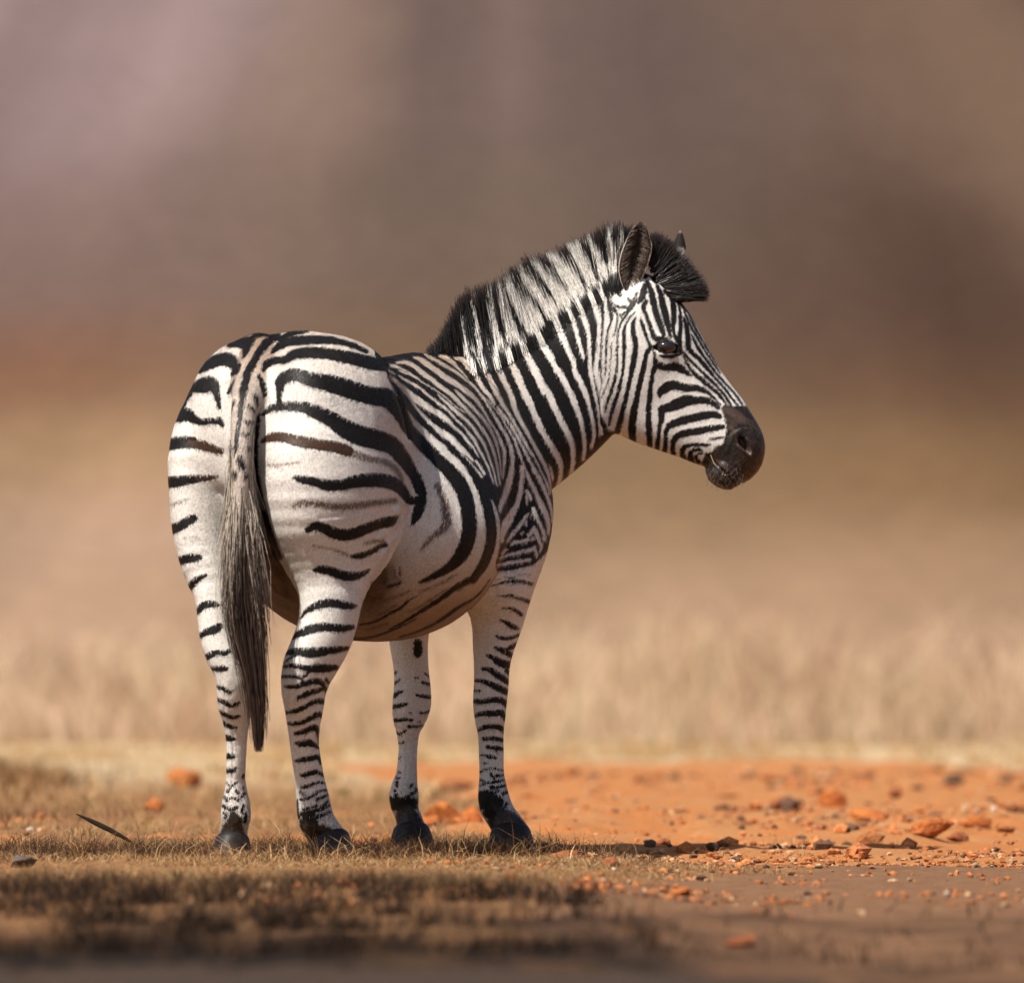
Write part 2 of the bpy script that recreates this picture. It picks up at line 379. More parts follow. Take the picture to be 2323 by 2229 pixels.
# ---------------------------------------------------------------- coat markings
# survey strokes: (sheet, [(x, y, width), ...]); layer letters: H hindquarters, F flank/neck/shoulder, L front legs, K head
FR.update({20: (960, 640, .14886), 21: (1180, 600, .12759), 22: (860, 800, .14886), 23: (1120, 840, .14886), 24: (1060, 1060, .17544)})
def S_(txt):
    out = []
    for ln in txt.strip().splitlines():
        ln = ln.strip()
        if not ln: continue
        z, rest = ln.split(':')
        for part in rest.split(';'):
            v = [float(a) for a in part.replace(',', ' ').split()]
            if v: out.append(np.array(Z(int(z), [tuple(v[i:i+3]) for i in range(0, len(v), 3)])))
    return out
HIND = S_("""
1: 840 130 60 780 170 60 730 230 60 680 310 55 640 380 60 620 450 55 600 520 45 590 600 40
1: 770 118 36 690 130 36; 500 200 30 560 180 70 630 180 90 670 150 50; 630 200 70 620 250 40 600 285 12
1: 290 390 20 350 340 70 430 300 90 500 300 100 550 340 80 545 380 50 520 405 20
1: 210 520 20 260 500 70 320 480 110 370 470 110 400 500 70 415 560 50 430 620 30 440 655 10; 215 540 50 180 600 40 165 650 40
1: 100 690 100 150 690 100 200 690 95 240 715 70 300 740 50 380 735 45 430 735 55 455 770 20
1: 30 905 85 80 900 85 150 890 85 220 885 80 300 905 70 380 930 60 440 950 45
1: 20 1175 80 75 1170 80 130 1165 75 200 1155 65 280 1145 50 340 1140 35 420 1130 12
1: 40 1530 70 95 1505 70 160 1475 65 220 1440 60 255 1420 40
1: 90 1745 60 150 1730 60 200 1715 60 250 1710 55 290 1705 40
1: 495 540 18 510 500 28 540 440 22; 715 410 28 740 470 42 755 540 34 745 600 22
1: 865 160 50 930 120 42 1000 108 30 1060 100 20
1: 810 245 25 850 210 55 900 180 60 980 165 70 1080 160 65 1200 160 60 1300 175 45 1400 205 40 1480 245 30
1: 745 370 30 770 330 55 830 305 55 900 300 55 960 265 70 1040 250 80 1140 250 85 1250 265 80 1360 285 90 1450 310 95 1540 330 95 1610 350 70
1: 850 600 30 860 520 50 870 450 80 930 410 90 1000 410 90 1080 440 100 1180 460 115 1300 490 130 1420 530 130 1530 560 130 1620 570 140 1690 630 130 1735 710 100 1770 780 90
1: 740 690 25 790 650 50 850 635 55 940 630 70 1040 640 80 1140 680 100 1240 730 110 1330 790 130 1440 840 140 1560 870 140 1650 900 130 1720 970 110 1780 1060 90 1830 1150 75 1850 1230 60
1: 860 590 30 870 625 40; 740 880 25 800 850 60 880 850 65 960 870 70 1060 890 75 1160 905 75 1260 920 75 1340 945 80
1: 960 1135 20 1020 1150 50 1100 1165 60 1200 1190 75 1300 1190 75 1400 1165 85 1500 1155 95 1600 1160 95 1690 1190 90 1750 1250 70 1790 1300 60 1840 1300 60
1: 1060 1510 40 1110 1480 60 1180 1500 70 1260 1535 75 1340 1545 80 1430 1520 75 1530 1480 70 1620 1450 65 1700 1420 40
1: 1380 1695 30 1440 1690 40 1500 1670 35 1560 1640 45 1610 1610 50
1: 1110 1795 25 1150 1790 55 1220 1800 60 1300 1830 65 1380 1840 60 1450 1820 35 1500 1790 10
5: 215 330 55 275 295 55 320 245 45 400 205 25
5: 1210 575 8 1250 520 30 1310 480 50 1390 450 70 1480 440 70 1570 455 65 1640 465 50 1690 465 15
5: 1130 735 40 1170 720 42 1230 690 60 1310 660 75 1400 645 70 1500 650 65 1580 655 55 1650 645 40
5: 1080 865 40 1120 860 45 1190 855 60 1270 865 80 1360 860 80 1450 845 65 1540 835 50 1615 825 25; 1170 880 25 1110 920 15 1070 950 10
5: 1030 985 25 1070 980 25 1140 975 30 1210 985 40 1290 1000 55 1360 995 70 1440 995 60 1515 990 40
5: 1300 1010 30 1260 1050 20 1220 1080 15; 1040 1068 20 1060 1065 20 1130 1065 25 1190 1070 25 1225 1090 20 1220 1125 12
5: 1075 1150 12 1140 1155 30 1220 1140 35 1290 1115 40 1360 1105 50 1400 1130 40 1430 1190 25 1440 1225 10
5: 1185 1255 20 1240 1225 45 1310 1200 40 1380 1180 30 1410 1170 20; 1430 1090 20 1450 1120 20
5: 1085 1375 22 1105 1370 25 1170 1360 35 1240 1330 35 1310 1290 35 1380 1275 45 1430 1290 35
5: 1095 1465 20 1160 1470 30 1230 1455 35 1300 1420 40 1370 1390 45 1395 1410 25
5: 1165 1555 25 1230 1540 40 1290 1510 45 1345 1505 50 1360 1560 18 1370 1640 10
5: 1155 1625 8 1210 1640 45 1280 1630 55 1330 1650 40 1365 1675 18; 1160 1785 8 1210 1780 35 1290 1765 45 1360 1750 35 1385 1800 30
7: 1190 745 25 1240 735 45 1310 710 50 1370 710 45 1430 740 22; 1185 870 15 1250 860 30 1310 835 30 1380 815 22 1440 825 18
7: 1175 920 20 1230 945 20; 1185 1000 20 1250 990 20 1310 960 25 1380 910 22 1460 895 18; 1350 1005 25 1410 975 25 1480 945 15
7: 1220 1105 30 1290 1090 20 1360 1060 18; 1400 1085 22 1450 1040 25 1475 1010 15; 1200 1150 50 1260 1150 50 1340 1120 35 1420 1100 30 1490 1060 20
7: 1220 1230 90 1290 1200 70 1370 1180 40 1450 1150 25 1500 1130 15; 1150 1000 10 1155 1100 20 1170 1200 25; 1240 1270 130 1330 1240 80
5: 300 525 40 330 515 40 370 470 55 430 450 60 490 455 40 540 460 15; 320 735 40 350 720 40 410 690 55 470 670 70 520 640 60
5: 400 905 50 450 880 50 510 860 35 560 870 40 600 850 30; 460 1000 40 490 1000 40 530 1000 50 570 1000 40
5: 485 1150 25 550 1170 30 600 1200 25 630 1190 15; 485 1255 25 560 1290 30 610 1315 30 660 1305 25 690 1290 15
5: 505 1362 30 570 1395 30 630 1415 25 690 1405 15; 545 1460 30 610 1495 30 660 1505 18; 560 1585 50 620 1600 40 655 1605 15; 560 1750 50 635 1745 35
7: 385 690 40 440 690 50 460 700 30 495 655 12; 395 820 15 430 850 15 435 890 10; 460 850 20 510 805 12; 580 740 25 570 770 12; 570 870 20 572 875 20
7: 405 905 30 407 915 28; 500 910 30 520 930 25; 375 970 25 395 1010 25; 430 985 12 500 990 30 520 1010 25; 555 970 25 590 935 20
7: 350 1060 25 400 1090 35 460 1105 35 510 1080 25; 365 1140 20 400 1160 20 380 1190 30; 460 1170 80 490 1170 50; 580 1060 20 560 1130 30 600 1150 20 590 1230 40
""")
HBROWN = S_("""
1: 1340 945 60 1430 985 55 1530 1010 45 1620 1030 45 1680 1070 45 1720 1130 40 1735 1180 22
1: 770 1050 22 870 1045 18 1000 1030 10; 960 1340 28 1020 1315 38 1120 1320 45 1220 1340 48 1320 1345 50 1440 1330 48 1560 1315 45 1680 1300 40
1: 1100 1620 8 1250 1650 14 1350 1690 24; 1470 1600 18 1580 1580 26; 90 1330 16 150 1310 14 220 1290 8; 180 1570 10 270 1555 8
6: 800 0 60 840 90 62 868 190 80 880 280 92 860 360 72 780 420 52 720 480 40 660 550 15
6: 240 830 30 330 870 26; 250 1000 16 420 960 22 560 900 16; 640 910 14 800 850 18 960 760 14; 300 1110 12 450 1020 18; 700 1000 12 900 880 16; 420 700 24 440 780 30 500 820 20; 200 1240 12 380 1180 14; 560 1080 12 760 980 16; 980 900 12 1130 800 14
""")
HBRN2 = S_("""
1: 740 880 25 800 850 60 880 850 65 960 870 70 1060 890 75 1160 905 75 1260 920 75 1340 945 80
1: 220 885 40 300 905 70 380 930 60 440 950 45; 280 1145 45 340 1140 35 420 1130 12
""")
NOSEL = S_("""
10: 770 905 26 860 990 30 960 1070 40; 935 790 30 985 880 36 1005 1000 40 1000 1090 40; 400 1200 30 520 1300 30 640 1400 26; 300 1480 60 420 1600 60 520 1690 40; 950 1560 30 1100 1420 30 1180 1280 24; 560 240 120 700 300 140 860 420 120; 620 560 60 700 620 40
""")
RING = S_("""
2: 400 680 70 430 740 80 480 810 85 560 900 95 680 1020 95 790 1130 110 860 1260 110 890 1400 105 890 1540 110 840 1680 100 740 1780 70 600 1855 40 540 1880 20
2: 400 980 100 460 1060 80 520 1140 70 550 1200 60 560 1260 65 545 1330 80 520 1400 70 490 1460 30
2: 760 930 50 840 1000 45 910 1090 55 970 1190 70 1010 1300 75 1040 1420 75 1050 1540 75 1030 1660 75 990 1760 70 920 1860 60
6: 1080 800 58 960 870 50 840 960 45 700 1050 35 560 1140 25 400 1230 20
6: 1250 800 10 1180 900 20 1090 980 25 980 1040 30 860 1130 30 740 1200 25 600 1260 20 480 1295 15
6: 60 1315 40 200 1305 25 330 1270 20 480 1210 15 620 1140 10; 140 1190 15 280 1160 18 400 1090 25 480 1050 25 560 980 20 620 945 12
6: 380 860 28 450 840 32 490 830 15; 480 700 14 480 760 18; -250 1000 20 -120 1060 20 20 1100 15; -200 1180 14 -60 1230 14
""")
BBASE = Z(22, [(-20, 120), (230, 480), (390, 845), (700, 1250), (1100, 1620), (1310, 1860)]) + Z(24, [(120, 120), (250, 400), (330, 800), (380, 1340), (560, 1330), (860, 1260), (1130, 1000), (1260, 400)]) + \
    [(1290, 1130), (1420, 985)] + Z(11, [(15, 1540), (12, 1300), (12, 1100), (10, 700), (8, 300), (40, 0)]) + [(1400, 590), (1300, 630), (1200, 700), (1100, 750), (990, 770), (900, 770), (840, 790)]
FWHITE = S_("""
22: 395 850 25 490 1010 90 590 1150 130 690 1260 170 800 1370 190 930 1480 200 1060 1600 220 1190 1700 240 1310 1860 240
22: 425 645 15 520 780 30 620 895 35 740 1020 45 860 1130 60 980 1230 100 1080 1290 90 1180 1390 90 1280 1490 80 1370 1570 50 1440 1650 25
22: 1200 1480 40 1300 1590 40 1400 1700 40 1480 1790 35 1560 1880 35; 1470 1640 25 1530 1720 35 1600 1840 35
22: 170 330 20 250 420 45 330 500 60 420 590 90 520 680 110 620 740 100 720 810 95 850 890 80 960 960 80 1060 1040 50 1130 1110 40 1200 1170 35 1270 1240 40 1330 1320 40 1400 1400 35 1460 1480 25 1510 1580 12
22: 900 900 60 1000 970 50 1080 1030 30
22: 300 345 15 380 400 25 470 450 30 560 500 35 640 550 30 720 620 35 820 700 30 920 780 35 1020 850 40 1090 920 35 1150 990 30 1230 1070 25 1310 1150 25 1380 1240 40 1440 1310 50 1480 1390 45 1540 1500 35 1600 1620 30 1660 1740 30 1700 1860 25 1740 1980 20
22: 900 640 15 960 700 30 1040 770 40 1120 850 50 1200 910 50 1290 990 45 1370 1070 40 1440 1150 40 1500 1240 40 1560 1320 45 1610 1420 40 1650 1520 30 1690 1640 30 1740 1780 28 1760 1870 25 1790 2000 20
22: 70 200 30 160 200 45 250 205 45 330 240 25 420 290 30 500 340 35 580 390 25 680 460 12 780 520 10 880 580 12 1000 670 15 1100 760 15 1200 840 15 1300 900 12
22: 110 240 10 180 290 20 240 320 15; 310 270 20 370 300 25 440 325 15
22: 270 155 30 360 145 50 450 160 60 560 220 60 640 290 70 720 350 70 820 420 65 900 490 60 1000 560 60 1080 620 60 1160 690 60 1240 780 50 1320 850 50 1390 930 45 1460 1010 45 1530 1100 45 1600 1200 50 1660 1290 50 1710 1400 50 1750 1520 45 1780 1640 40 1810 1780 35 1820 1870 30 1840 2000 25
22: 1160 570 20 1230 640 45 1310 720 50 1390 790 45 1470 880 45 1550 960 45 1620 1050 50 1680 1140 50 1730 1240 50 1780 1350 50 1810 1470 40 1835 1600 30 1850 1750 25 1860 1870 20
22: 540 75 30 620 95 60 700 150 80 800 220 75 900 290 80 1000 370 85 1100 430 80 1200 490 75 1300 560 75 1400 640 70 1480 720 55 1550 820 40 1600 900 35 1660 1000 30 1720 1090 35 1790 1200 40 1840 1310 50 1881 1420 50
23: 130 1130 50 160 1220 52 165 1350 50 150 1500 40 135 1640 25
22: 700 20 30 780 70 45 880 120 45 980 180 45 1080 240 45 1180 300 40 1270 370 35 1350 430 30 1420 490 35 1490 560 25 1560 650 25 1630 750 25 1700 860 30 1760 960 40 1820 1060 45 1880 1160 50
23: 133 891 45 190 980 50 230 1080 55 270 1200 60 285 1330 65 280 1450 65 260 1580 80 220 1720 90 180 1860 90
22: 930 50 40 1020 80 70 1110 140 60 1190 220 40 1260 290 25 1340 380 20; 1480 540 20 1560 640 15 1650 720 20 1720 800 15 1800 890 20 1880 990 20
23: 133 721 20 190 840 22 260 960 25 330 1080 35 380 1220 35 430 1360 35 480 1500 40 540 1640 55 600 1760 60 650 1870 60
23: 410 1450 20 420 1540 45 430 1640 60 420 1740 60 395 1870 60
20: 520 1130 110 610 1190 80 700 1290 90 770 1370 80 830 1470 70 880 1570 60 950 1660 60 1030 1750 50 1080 1850 40
23: 60 560 40 134 661 45 200 740 45 260 830 45 320 930 45 380 1040 40 430 1140 40 490 1260 40 560 1390 45 640 1540 50 710 1680 50 790 1850 45
20: 700 1120 90 790 1180 80 870 1260 80 940 1350 80 1000 1440 80 1050 1540 80 1100 1640 80 1150 1740 65 1210 1850 60
23: 130 500 55 200 610 45 270 720 45 340 850 45 400 950 50 460 1060 45 520 1170 40 580 1260 35 640 1360 25 700 1480 18 760 1620 18 830 1800 20 850 1880 20
20: 900 1050 100 980 1110 110 1060 1200 110 1130 1300 100 1190 1410 90 1240 1520 85 1300 1640 80 1350 1760 80 1390 1870 70
23: 270 420 70 310 560 70 370 700 65 440 820 60 500 930 55 560 1040 50 630 1170 50 700 1290 60 770 1420 55 830 1560 45 860 1700 30 870 1850 15
23: 850 1430 20 880 1540 28 900 1640 25; 
20: 1150 990 110 1230 1050 110 1310 1170 100 1370 1280 100 1420 1390 110 1470 1500 110 1520 1620 100 1570 1740 100 1630 1860 90
23: 530 420 90 580 560 90 640 700 90 700 830 90 760 950 85 830 1070 80 900 1180 90 970 1300 90 1020 1420 80 1030 1520 60 1020 1620 60 985 1740 50 950 1820 45
20: 1380 850 130 1480 930 130 1550 1050 110 1610 1160 100 1670 1280 110 1730 1400 120 1790 1530 110 1850 1660 100
23: 790 260 90 850 380 100 900 500 100 960 620 90 1020 750 95 1090 870 90 1140 980 80 1190 1100 80 1210 1220 70 1215 1350 70 1200 1480 60 1180 1600 60
21: 100 1180 130 230 1260 120 330 1340 110 400 1420 110 470 1530 120 540 1640 120 600 1760 100 640 1870 90; 300 1010 130 380 1090 110 440 1170 50
23: 980 0 85 1060 130 90 1140 280 80 1210 430 90 1260 560 80 1310 700 70 1350 850 60 1375 1000 60 1390 1120 60 1380 1250 50 1370 1350 50
21: 500 920 140 600 1030 130 680 1130 110 740 1250 110 800 1380 100 850 1500 90 900 1610 90 950 1740 80 970 1870 70
23: 1230 0 75 1300 130 80 1370 280 80 1430 430 65 1470 580 50 1500 720 50 1520 850 50 1530 960 55 1520 1060 50 1490 1160 50
21: 780 720 140 860 830 90 910 920 70 950 1030 80 990 1150 70 1030 1300 70 1070 1450 70 1110 1580 60 1130 1660 35
21: 960 550 160 1040 720 90 1100 860 90 1150 980 90 1190 1100 90 1220 1230 70 1230 1380 60 1235 1520 60 1240 1650 60 1245 1780 60 1250 1870 55
23: 1470 0 50 1500 150 50 1530 300 45 1560 430 40 1590 560 40 1610 690 45 1620 800 45 1630 900 50 1640 960 60
21: 1230 420 110 1270 580 90 1320 720 90 1370 860 90 1410 980 90 1420 1100 80 1410 1240 80 1400 1380 70 1390 1520 70 1370 1660 70 1350 1800 80 1340 1870 90
23: 1560 0 90 1590 130 80 1620 280 60 1625 400 25 1620 450 10
21: 1450 330 90 1470 480 80 1500 640 60 1530 800 50 1530 950 50 1530 1100 60 1510 1250 60 1500 1400 50 1490 1550 40 1485 1700 45 1480 1860 50
24: 580 0 55 570 80 60 550 180 65 520 290 65 480 380 70 440 470 60 420 560 40
24: 710 0 50 715 100 55 700 200 60 690 300 55 670 400 65 640 490 70 590 580 90 540 670 110 490 760 100 460 850 70 450 950 40
24: 790 590 30 740 660 60 690 730 60 630 810 60 570 880 50 520 950 30; 770 300 40 800 350 50 825 400 30; 770 370 30 770 450 35 780 500 15
24: 750 20 25 790 110 40 830 210 45 880 310 45 920 400 60 970 500 75 1010 590 70 1040 680 60 1050 760 50 1050 850 30
24: 850 20 45 920 110 55 970 210 50 1010 310 45 1050 410 40 1080 510 40 1100 610 35 1100 700 30
24: 930 0 15 990 110 15 1040 220 18 1080 340 15; 1010 0 40 1050 100 35 1070 200 25 1080 270 15; 1075 10 20 1095 90 30 1110 150 25
24: 850 520 40 870 590 60 920 680 45 960 770 40 990 850 45 1000 920 60; 840 600 30 820 640 20
24: 860 780 60 900 860 60 930 940 45 960 1010 40 940 1090 25; 760 700 35 758 740 35; 850 905 40 848 925 40; 790 870 50 840 820 50; 720 840 40 690 860 30
24: 790 930 40 700 950 50 620 960 50 570 1000 30; 870 1030 50 890 1090 40 900 1150 30; 500 1060 35 450 1110 25
24: 430 1170 28 520 1130 35 620 1110 42 720 1080 42 830 1060 48; 400 1260 30 500 1240 38 600 1220 42 700 1205 42 820 1190 32
24: 300 420 30 350 520 35 390 640 40 405 780 45 405 920 45 380 1070 60 340 1200 70 270 1330 100 180 1440 110 60 1560 120
24: 0 300 100 60 480 120 150 620 80 200 760 100 190 900 110 150 1060 110 60 1200 140
""")
DOCKM = S_("""
1: 620 480 45 600 560 42 585 640 40 575 720 36 565 800 35 552 900 30 545 960 20; 690 550 34 705 615 28; 640 620 18 680 660 24; 620 740 24 670 740 28; 540 590 28 520 650 20; 600 810 18 645 830 24; 515 920 24 530 925 20; 640 920 24 655 930 20
1: 580 1000 55 600 1050 45; 540 1100 50 545 1120 40; 620 1110 36 625 1130 30
""")
SKIN_SHADE = S_("""
1: 728 620 14 706 750 24 694 900 28 690 1050 28 712 1220 34 745 1370 44 795 1560 52 850 1700 50
""")  # dark perineal skin and the crevice shadow beside the tail, both painted black
PAST = S_("""
7: 1250 1290 120 1340 1350 210 1430 1420 300 1500 1500 320; 490 1220 150 460 1330 250 450 1450 330 450 1520 330
8: 1220 1200 170 1320 1290 290 1400 1400 330; 380 1190 190 400 1310 300 420 1430 330
""")
FLEG = S_("""
24: 480 1410 12 580 1425 25 630 1410 12; 300 1470 8 420 1440 8; 280 1525 15 380 1510 25 480 1480 35 600 1470 45 700 1470 50 800 1495 45 840 1500 40; 660 1390 12 720 1370 15 800 1385 15
24: 390 1650 12 480 1660 25 560 1650 40 640 1680 45 720 1700 45 800 1735 40; 450 1810 15 530 1815 30 600 1830 45 660 1870 45 700 1900 40
6: 1340 1150 12 1400 1180 35 1450 1210 40 1485 1220 20; 1300 1290 15 1360 1305 25 1430 1300 25 1495 1275 18
6: 1295 1385 20 1360 1410 45 1430 1450 40; 1400 1395 25 1450 1370 35 1485 1345 20; 1220 1448 15 1280 1475 40 1340 1515 65 1400 1530 60 1425 1525 50; 1390 1580 35 1410 1610 20
6: 1180 1562 20 1240 1570 35 1300 1610 50 1360 1650 50 1410 1685 40; 1110 1665 20 1190 1670 30 1260 1700 45 1330 1735 55 1400 1765 50; 1105 1750 15 1160 1755 12
8: 1010 125 35 1120 125 45 1210 110 50 1290 120 60 1340 160 50; 1045 260 25 1110 240 45 1200 240 50 1280 235 55 1310 270 40 1325 310 20; 1055 405 20 1130 370 40 1210 365 40 1280 375 45 1310 420 22
8: 1120 480 30 1200 475 35 1270 485 40 1315 495 25; 1155 560 30 1230 565 35 1315 575 25; 1140 640 20 1190 655 35 1235 660 20; 1235 600 8 1255 615 6; 1085 635 6 1120 630 6; 1110 710 8 1160 715 5
8: 1080 800 15 1110 775 10 1170 765 12 1230 760 15; 1190 815 20 1215 850 20; 1235 830 20 1310 822 14; 1250 770 8 1310 780 8; 1090 870 15 1150 895 15 1220 890 25 1320 865 14
8: 1090 920 15 1130 905 12; 1185 945 25 1250 940 25 1335 915 18; 1090 1000 50 1150 980 35 1200 990 30 1260 970 15
8: 1090 1080 130 1180 1070 150 1250 1080 110; 1300 1000 30 1345 980 25; 1335 1090 25 1290 1150 30; 1170 1175 110 1240 1170 90; 1230 1280 100 1320 1290 120 1390 1320 110 1450 1330 70; 1360 1190 30 1400 1240 25
6: 425 1610 15 445 1590 10; 425 1695 15 475 1660 12; 690 1600 8 725 1630 12; 605 1640 8 630 1640 8; 670 1680 20 735 1700 20
6: 425 1805 20 470 1770 20 505 1755 10; 620 1790 15 690 1800 25 750 1805 25; 632 1350 72 632 1430 72
8: 245 182 35 310 165 35 390 150 20; 480 65 15 560 80 30 625 85 30; 255 70 20 310 35 25; 245 306 35 320 300 30 375 295 30; 400 300 22 440 300 18; 420 235 14 422 236 14; 515 230 18 560 235 14 605 215 18
8: 280 415 20 320 435 20 375 405 10; 405 360 22 470 365 18 530 355 16; 510 315 14 512 316 14; 310 520 12 355 515 14; 312 670 12 340 650 8; 320 800 22 318 802 22; 290 850 18 315 850 10; 295 890 18 290 930 22; 275 970 22 277 972 22
8: 440 910 20 420 940 15; 470 945 15 472 946 15; 230 1060 70 260 1110 90 290 1010 30; 340 1050 30 400 1020 25 440 1000 25 490 960 12; 340 1110 140 410 1100 130 465 1070 60; 470 1130 30 472 1131 30
8: 300 1270 60 340 1320 70 420 1310 110 490 1260 50; 290 1380 40 400 1400 90 460 1400 60
""")
HEADB = S_("""
11: 100 40 45 95 150 45 110 260 45 125 350 45 120 430 25 95 500 25 80 600 25 75 700 25 70 800 20 70 900 15 60 980 10
11: 20 150 40 35 280 40 35 400 30 25 550 25 15 700 25 15 850 25 20 1000 20 25 1090 10
11: 150 50 22 120 120 22 130 210 32 160 290 38 190 350 28 185 450 22 165 540 20 150 600 14
11: 165 60 34 190 110 40 225 135 38; 170 250 38 210 265 40 260 260 34 300 265 20; 220 350 22 235 380 18; 190 340 26 230 345 24 290 310 24 340 270 24 370 220 20
11: 400 180 30 360 250 25 310 320 20 250 400 25 210 480 25 195 580 22 190 700 25 190 820 25 185 930 30 165 1030 35 140 1120 35 105 1220 35 75 1310 30 55 1380 20
11: 130 650 12 125 780 12 115 900 12 100 1020 12 75 1110 12 40 1190 12 20 1230 10
11: 380 320 10 330 370 20 290 430 20 265 520 35 265 620 40 265 720 40 260 820 35 250 920 35 240 1020 35 215 1120 45 185 1220 45 145 1340 45 120 1440 40 105 1520 30
11: 385 370 20 360 450 45 365 550 55 385 640 55 385 720 55 370 820 60 350 920 60 330 1020 45 310 1110 45 285 1220 50 260 1330 55 235 1430 65 210 1530 70 190 1600 60
11: 440 380 15 455 440 35 490 540 30 520 620 30 545 700 40 510 740 50 490 820 45 470 920 55 445 1020 55 420 1130 55 395 1250 60 370 1370 75 355 1480 80 350 1590 85 360 1700 60
11: 500 200 40 470 260 50 495 340 35 530 430 40 560 520 45 590 590 60 640 605 50
9: 400 400 90 450 440 100 540 440 80 640 440 70 720 460 40 780 490 20
11: 10 1420 40 30 1490 60 60 1540 50
12: 710 1030 60 695 1130 95 665 1220 85 620 1285 45; 565 1240 26 505 1330 34 445 1430 34; 745 1000 60 765 1090 40; 600 1160 34 535 1275 34; 480 1240 44 525 1300 34; 880 980 110 840 880 130 790 780 90; 720 930 60 760 860 60
12: 770 1010 30 800 1130 80 830 1260 90 860 1400 90 900 1520 90 940 1630 90 970 1720 60 990 1770 15
12: 880 1050 40 930 1160 70 960 1290 90 990 1420 100 1020 1540 90 1050 1650 70 1060 1740 50 1080 1790 20
12: 1010 1130 90 1090 1210 80 1110 1320 75 1120 1440 80 1120 1560 70 1110 1640 55
12: 1120 1180 60 1180 1290 40 1205 1400 35 1220 1530 50
12: 1200 1250 60 1260 1380 30 1300 1500 35 1330 1600 45
12: 1250 1330 20 1330 1450 25 1390 1580 30 1440 1700 30
9: 830 0 95 830 90 90 830 180 70 830 290 60 850 380 70 900 450 90 940 520 100 970 600 70 1000 680 40 1030 740 30
9: 965 0 80 975 60 80 985 180 90 970 290 90 960 380 90 945 470 110
9: 1050 0 50 1070 80 65 1090 150 80 1120 260 110 1130 380 100 1140 500 120 1140 600 120 1170 680 100 1240 760 100 1330 840 90 1410 920 90 1480 1010 90 1560 1100 80 1640 1190 70 1720 1290 60 1800 1380 55 1870 1460 50
9: 1210 340 15 1240 420 40 1290 530 60 1350 640 65 1420 750 65 1500 860 60 1580 970 60 1660 1080 55 1750 1200 50 1850 1310 45
9: 1100 0 30 1130 60 40 1190 180 50 1250 290 50 1320 390 60 1380 500 50 1450 620 50 1530 750 40 1620 890 40 1720 1040 35 1820 1180 30
9: 1160 0 30 1200 80 40 1290 230 50 1370 370 45 1440 490 40 1510 610 45 1580 730 35 1660 870 30 1760 1020 25
9: 1050 750 40 1110 820 50 1180 910 60 1270 990 60 1360 1080 60 1450 1170 60 1540 1260 70 1630 1340 70 1720 1430 65 1810 1530 60 1870 1600 55
9: 1040 800 30 1080 890 40 1110 970 50 1170 1060 60 1230 1130 70 1290 1210 90 1370 1270 100 1460 1350 100 1550 1420 90 1640 1500 80 1730 1580 70 1810 1660 70 1870 1730 60
9: 400 700 30 430 800 50 440 900 80 470 1000 130 560 1030 150 660 1060 140 760 1050 170 880 1040 190 970 1080 180 1060 1140 130 1140 1190 90 1210 1250 25
9: 420 1080 110 390 1180 90 370 1300 90 350 1420 95 335 1540 100 330 1660 110 320 1780 110 310 1870 110
11: 530 1320 55 525 1440 65 530 1560 65 535 1680 60 540 1760 50
9: 530 1690 60 560 1580 150 640 1520 200 740 1450 210 860 1440 210 980 1470 180 1100 1500 170 1220 1500 150 1340 1510 130 1450 1540 110 1560 1600 80 1660 1680 60 1750 1770 40 1830 1860 30
9: 560 820 50 650 830 70 760 830 70 860 810 60 950 790 40 1000 790 10
9: 400 620 70 470 640 110 560 630 230 660 630 270 760 640 260 840 660 210 920 690 150 980 725 90 1030 750 45
13: 240 950 80 330 930 100 420 890 120 510 860 110 600 860 80 690 860 75 770 890 50 830 940 30; 235 960 70 235 1050 60 215 1130 40 205 1230 40 190 1330 50 195 1400 40
13: 265 1420 45 275 1300 45 280 1200 45 310 1130 60 390 1090 85 480 1060 90 580 1040 85 680 1015 85 780 1010 80 840 1030 50
13: 365 1450 50 350 1340 50 370 1260 60 430 1215 70 520 1195 75 620 1180 75 720 1160 70 800 1145 60 870 1135 50
13: 470 1490 60 450 1400 50 470 1350 50 530 1325 35 600 1320 35 680 1320 30 740 1320 20; 550 1530 70 535 1440 60 550 1390 40 600 1370 40 650 1380 25; 620 1500 50 590 1450 25 610 1420 20 660 1410 20
13: 740 1260 15 800 1255 20 870 1245 20; 867 780 28 920 850 28 960 920 22; 867 844 25 905 900 20; 867 711 24 930 790 24 990 870 20 1030 920 18; 857 639 22 920 710 22 1000 800 20 1070 900 18
""")  # strokes round the near ear base paint in shade along with dark streaks
MUZZLE = Z(13, [(850, 930), (900, 905), (960, 920), (1050, 910), (1120, 915), (1220, 1000), (1350, 1160), (1400, 1300), (1380, 1500), (1300, 1620), (1200, 1760), (1060, 1850), (860, 1850), (700, 1760), (640, 1640), (660, 1560), (640, 1530), (680, 1440), (700, 1400), (770, 1390), (790, 1340), (870, 1310), (900, 1230), (905, 1150), (890, 1050), (870, 1000)])
MANEW = S_("""
3: 380 1290 40 350 1130 30 330 1000 20; 300 1310 30 270 1200 20; 490 1260 70 470 1100 50 450 950 40 430 800 25; 650 1230 110 610 1080 70 590 900 60 575 740 40
3: 770 1160 130 720 1000 110 680 850 80 650 680 50; 960 1090 160 880 960 150 790 820 110 720 680 80; 1040 1080 40 980 980 90 900 860 80; 1110 950 150 1020 830 120 930 720 90 840 600 60
3: 1210 850 170 1120 720 110 1030 600 80 930 500 50; 1320 770 160 1240 640 140 1150 520 110 1080 430 80; 1440 670 120 1370 540 120 1290 410 100 1230 330 70; 1370 540 60 1330 400 50 1300 300 40
3: 1540 620 110 1500 480 80 1430 350 60 1400 260 40; 1620 580 90 1610 430 90 1590 280 60 1620 170 30; 1660 420 40 1690 300 30 1680 200 25
""")
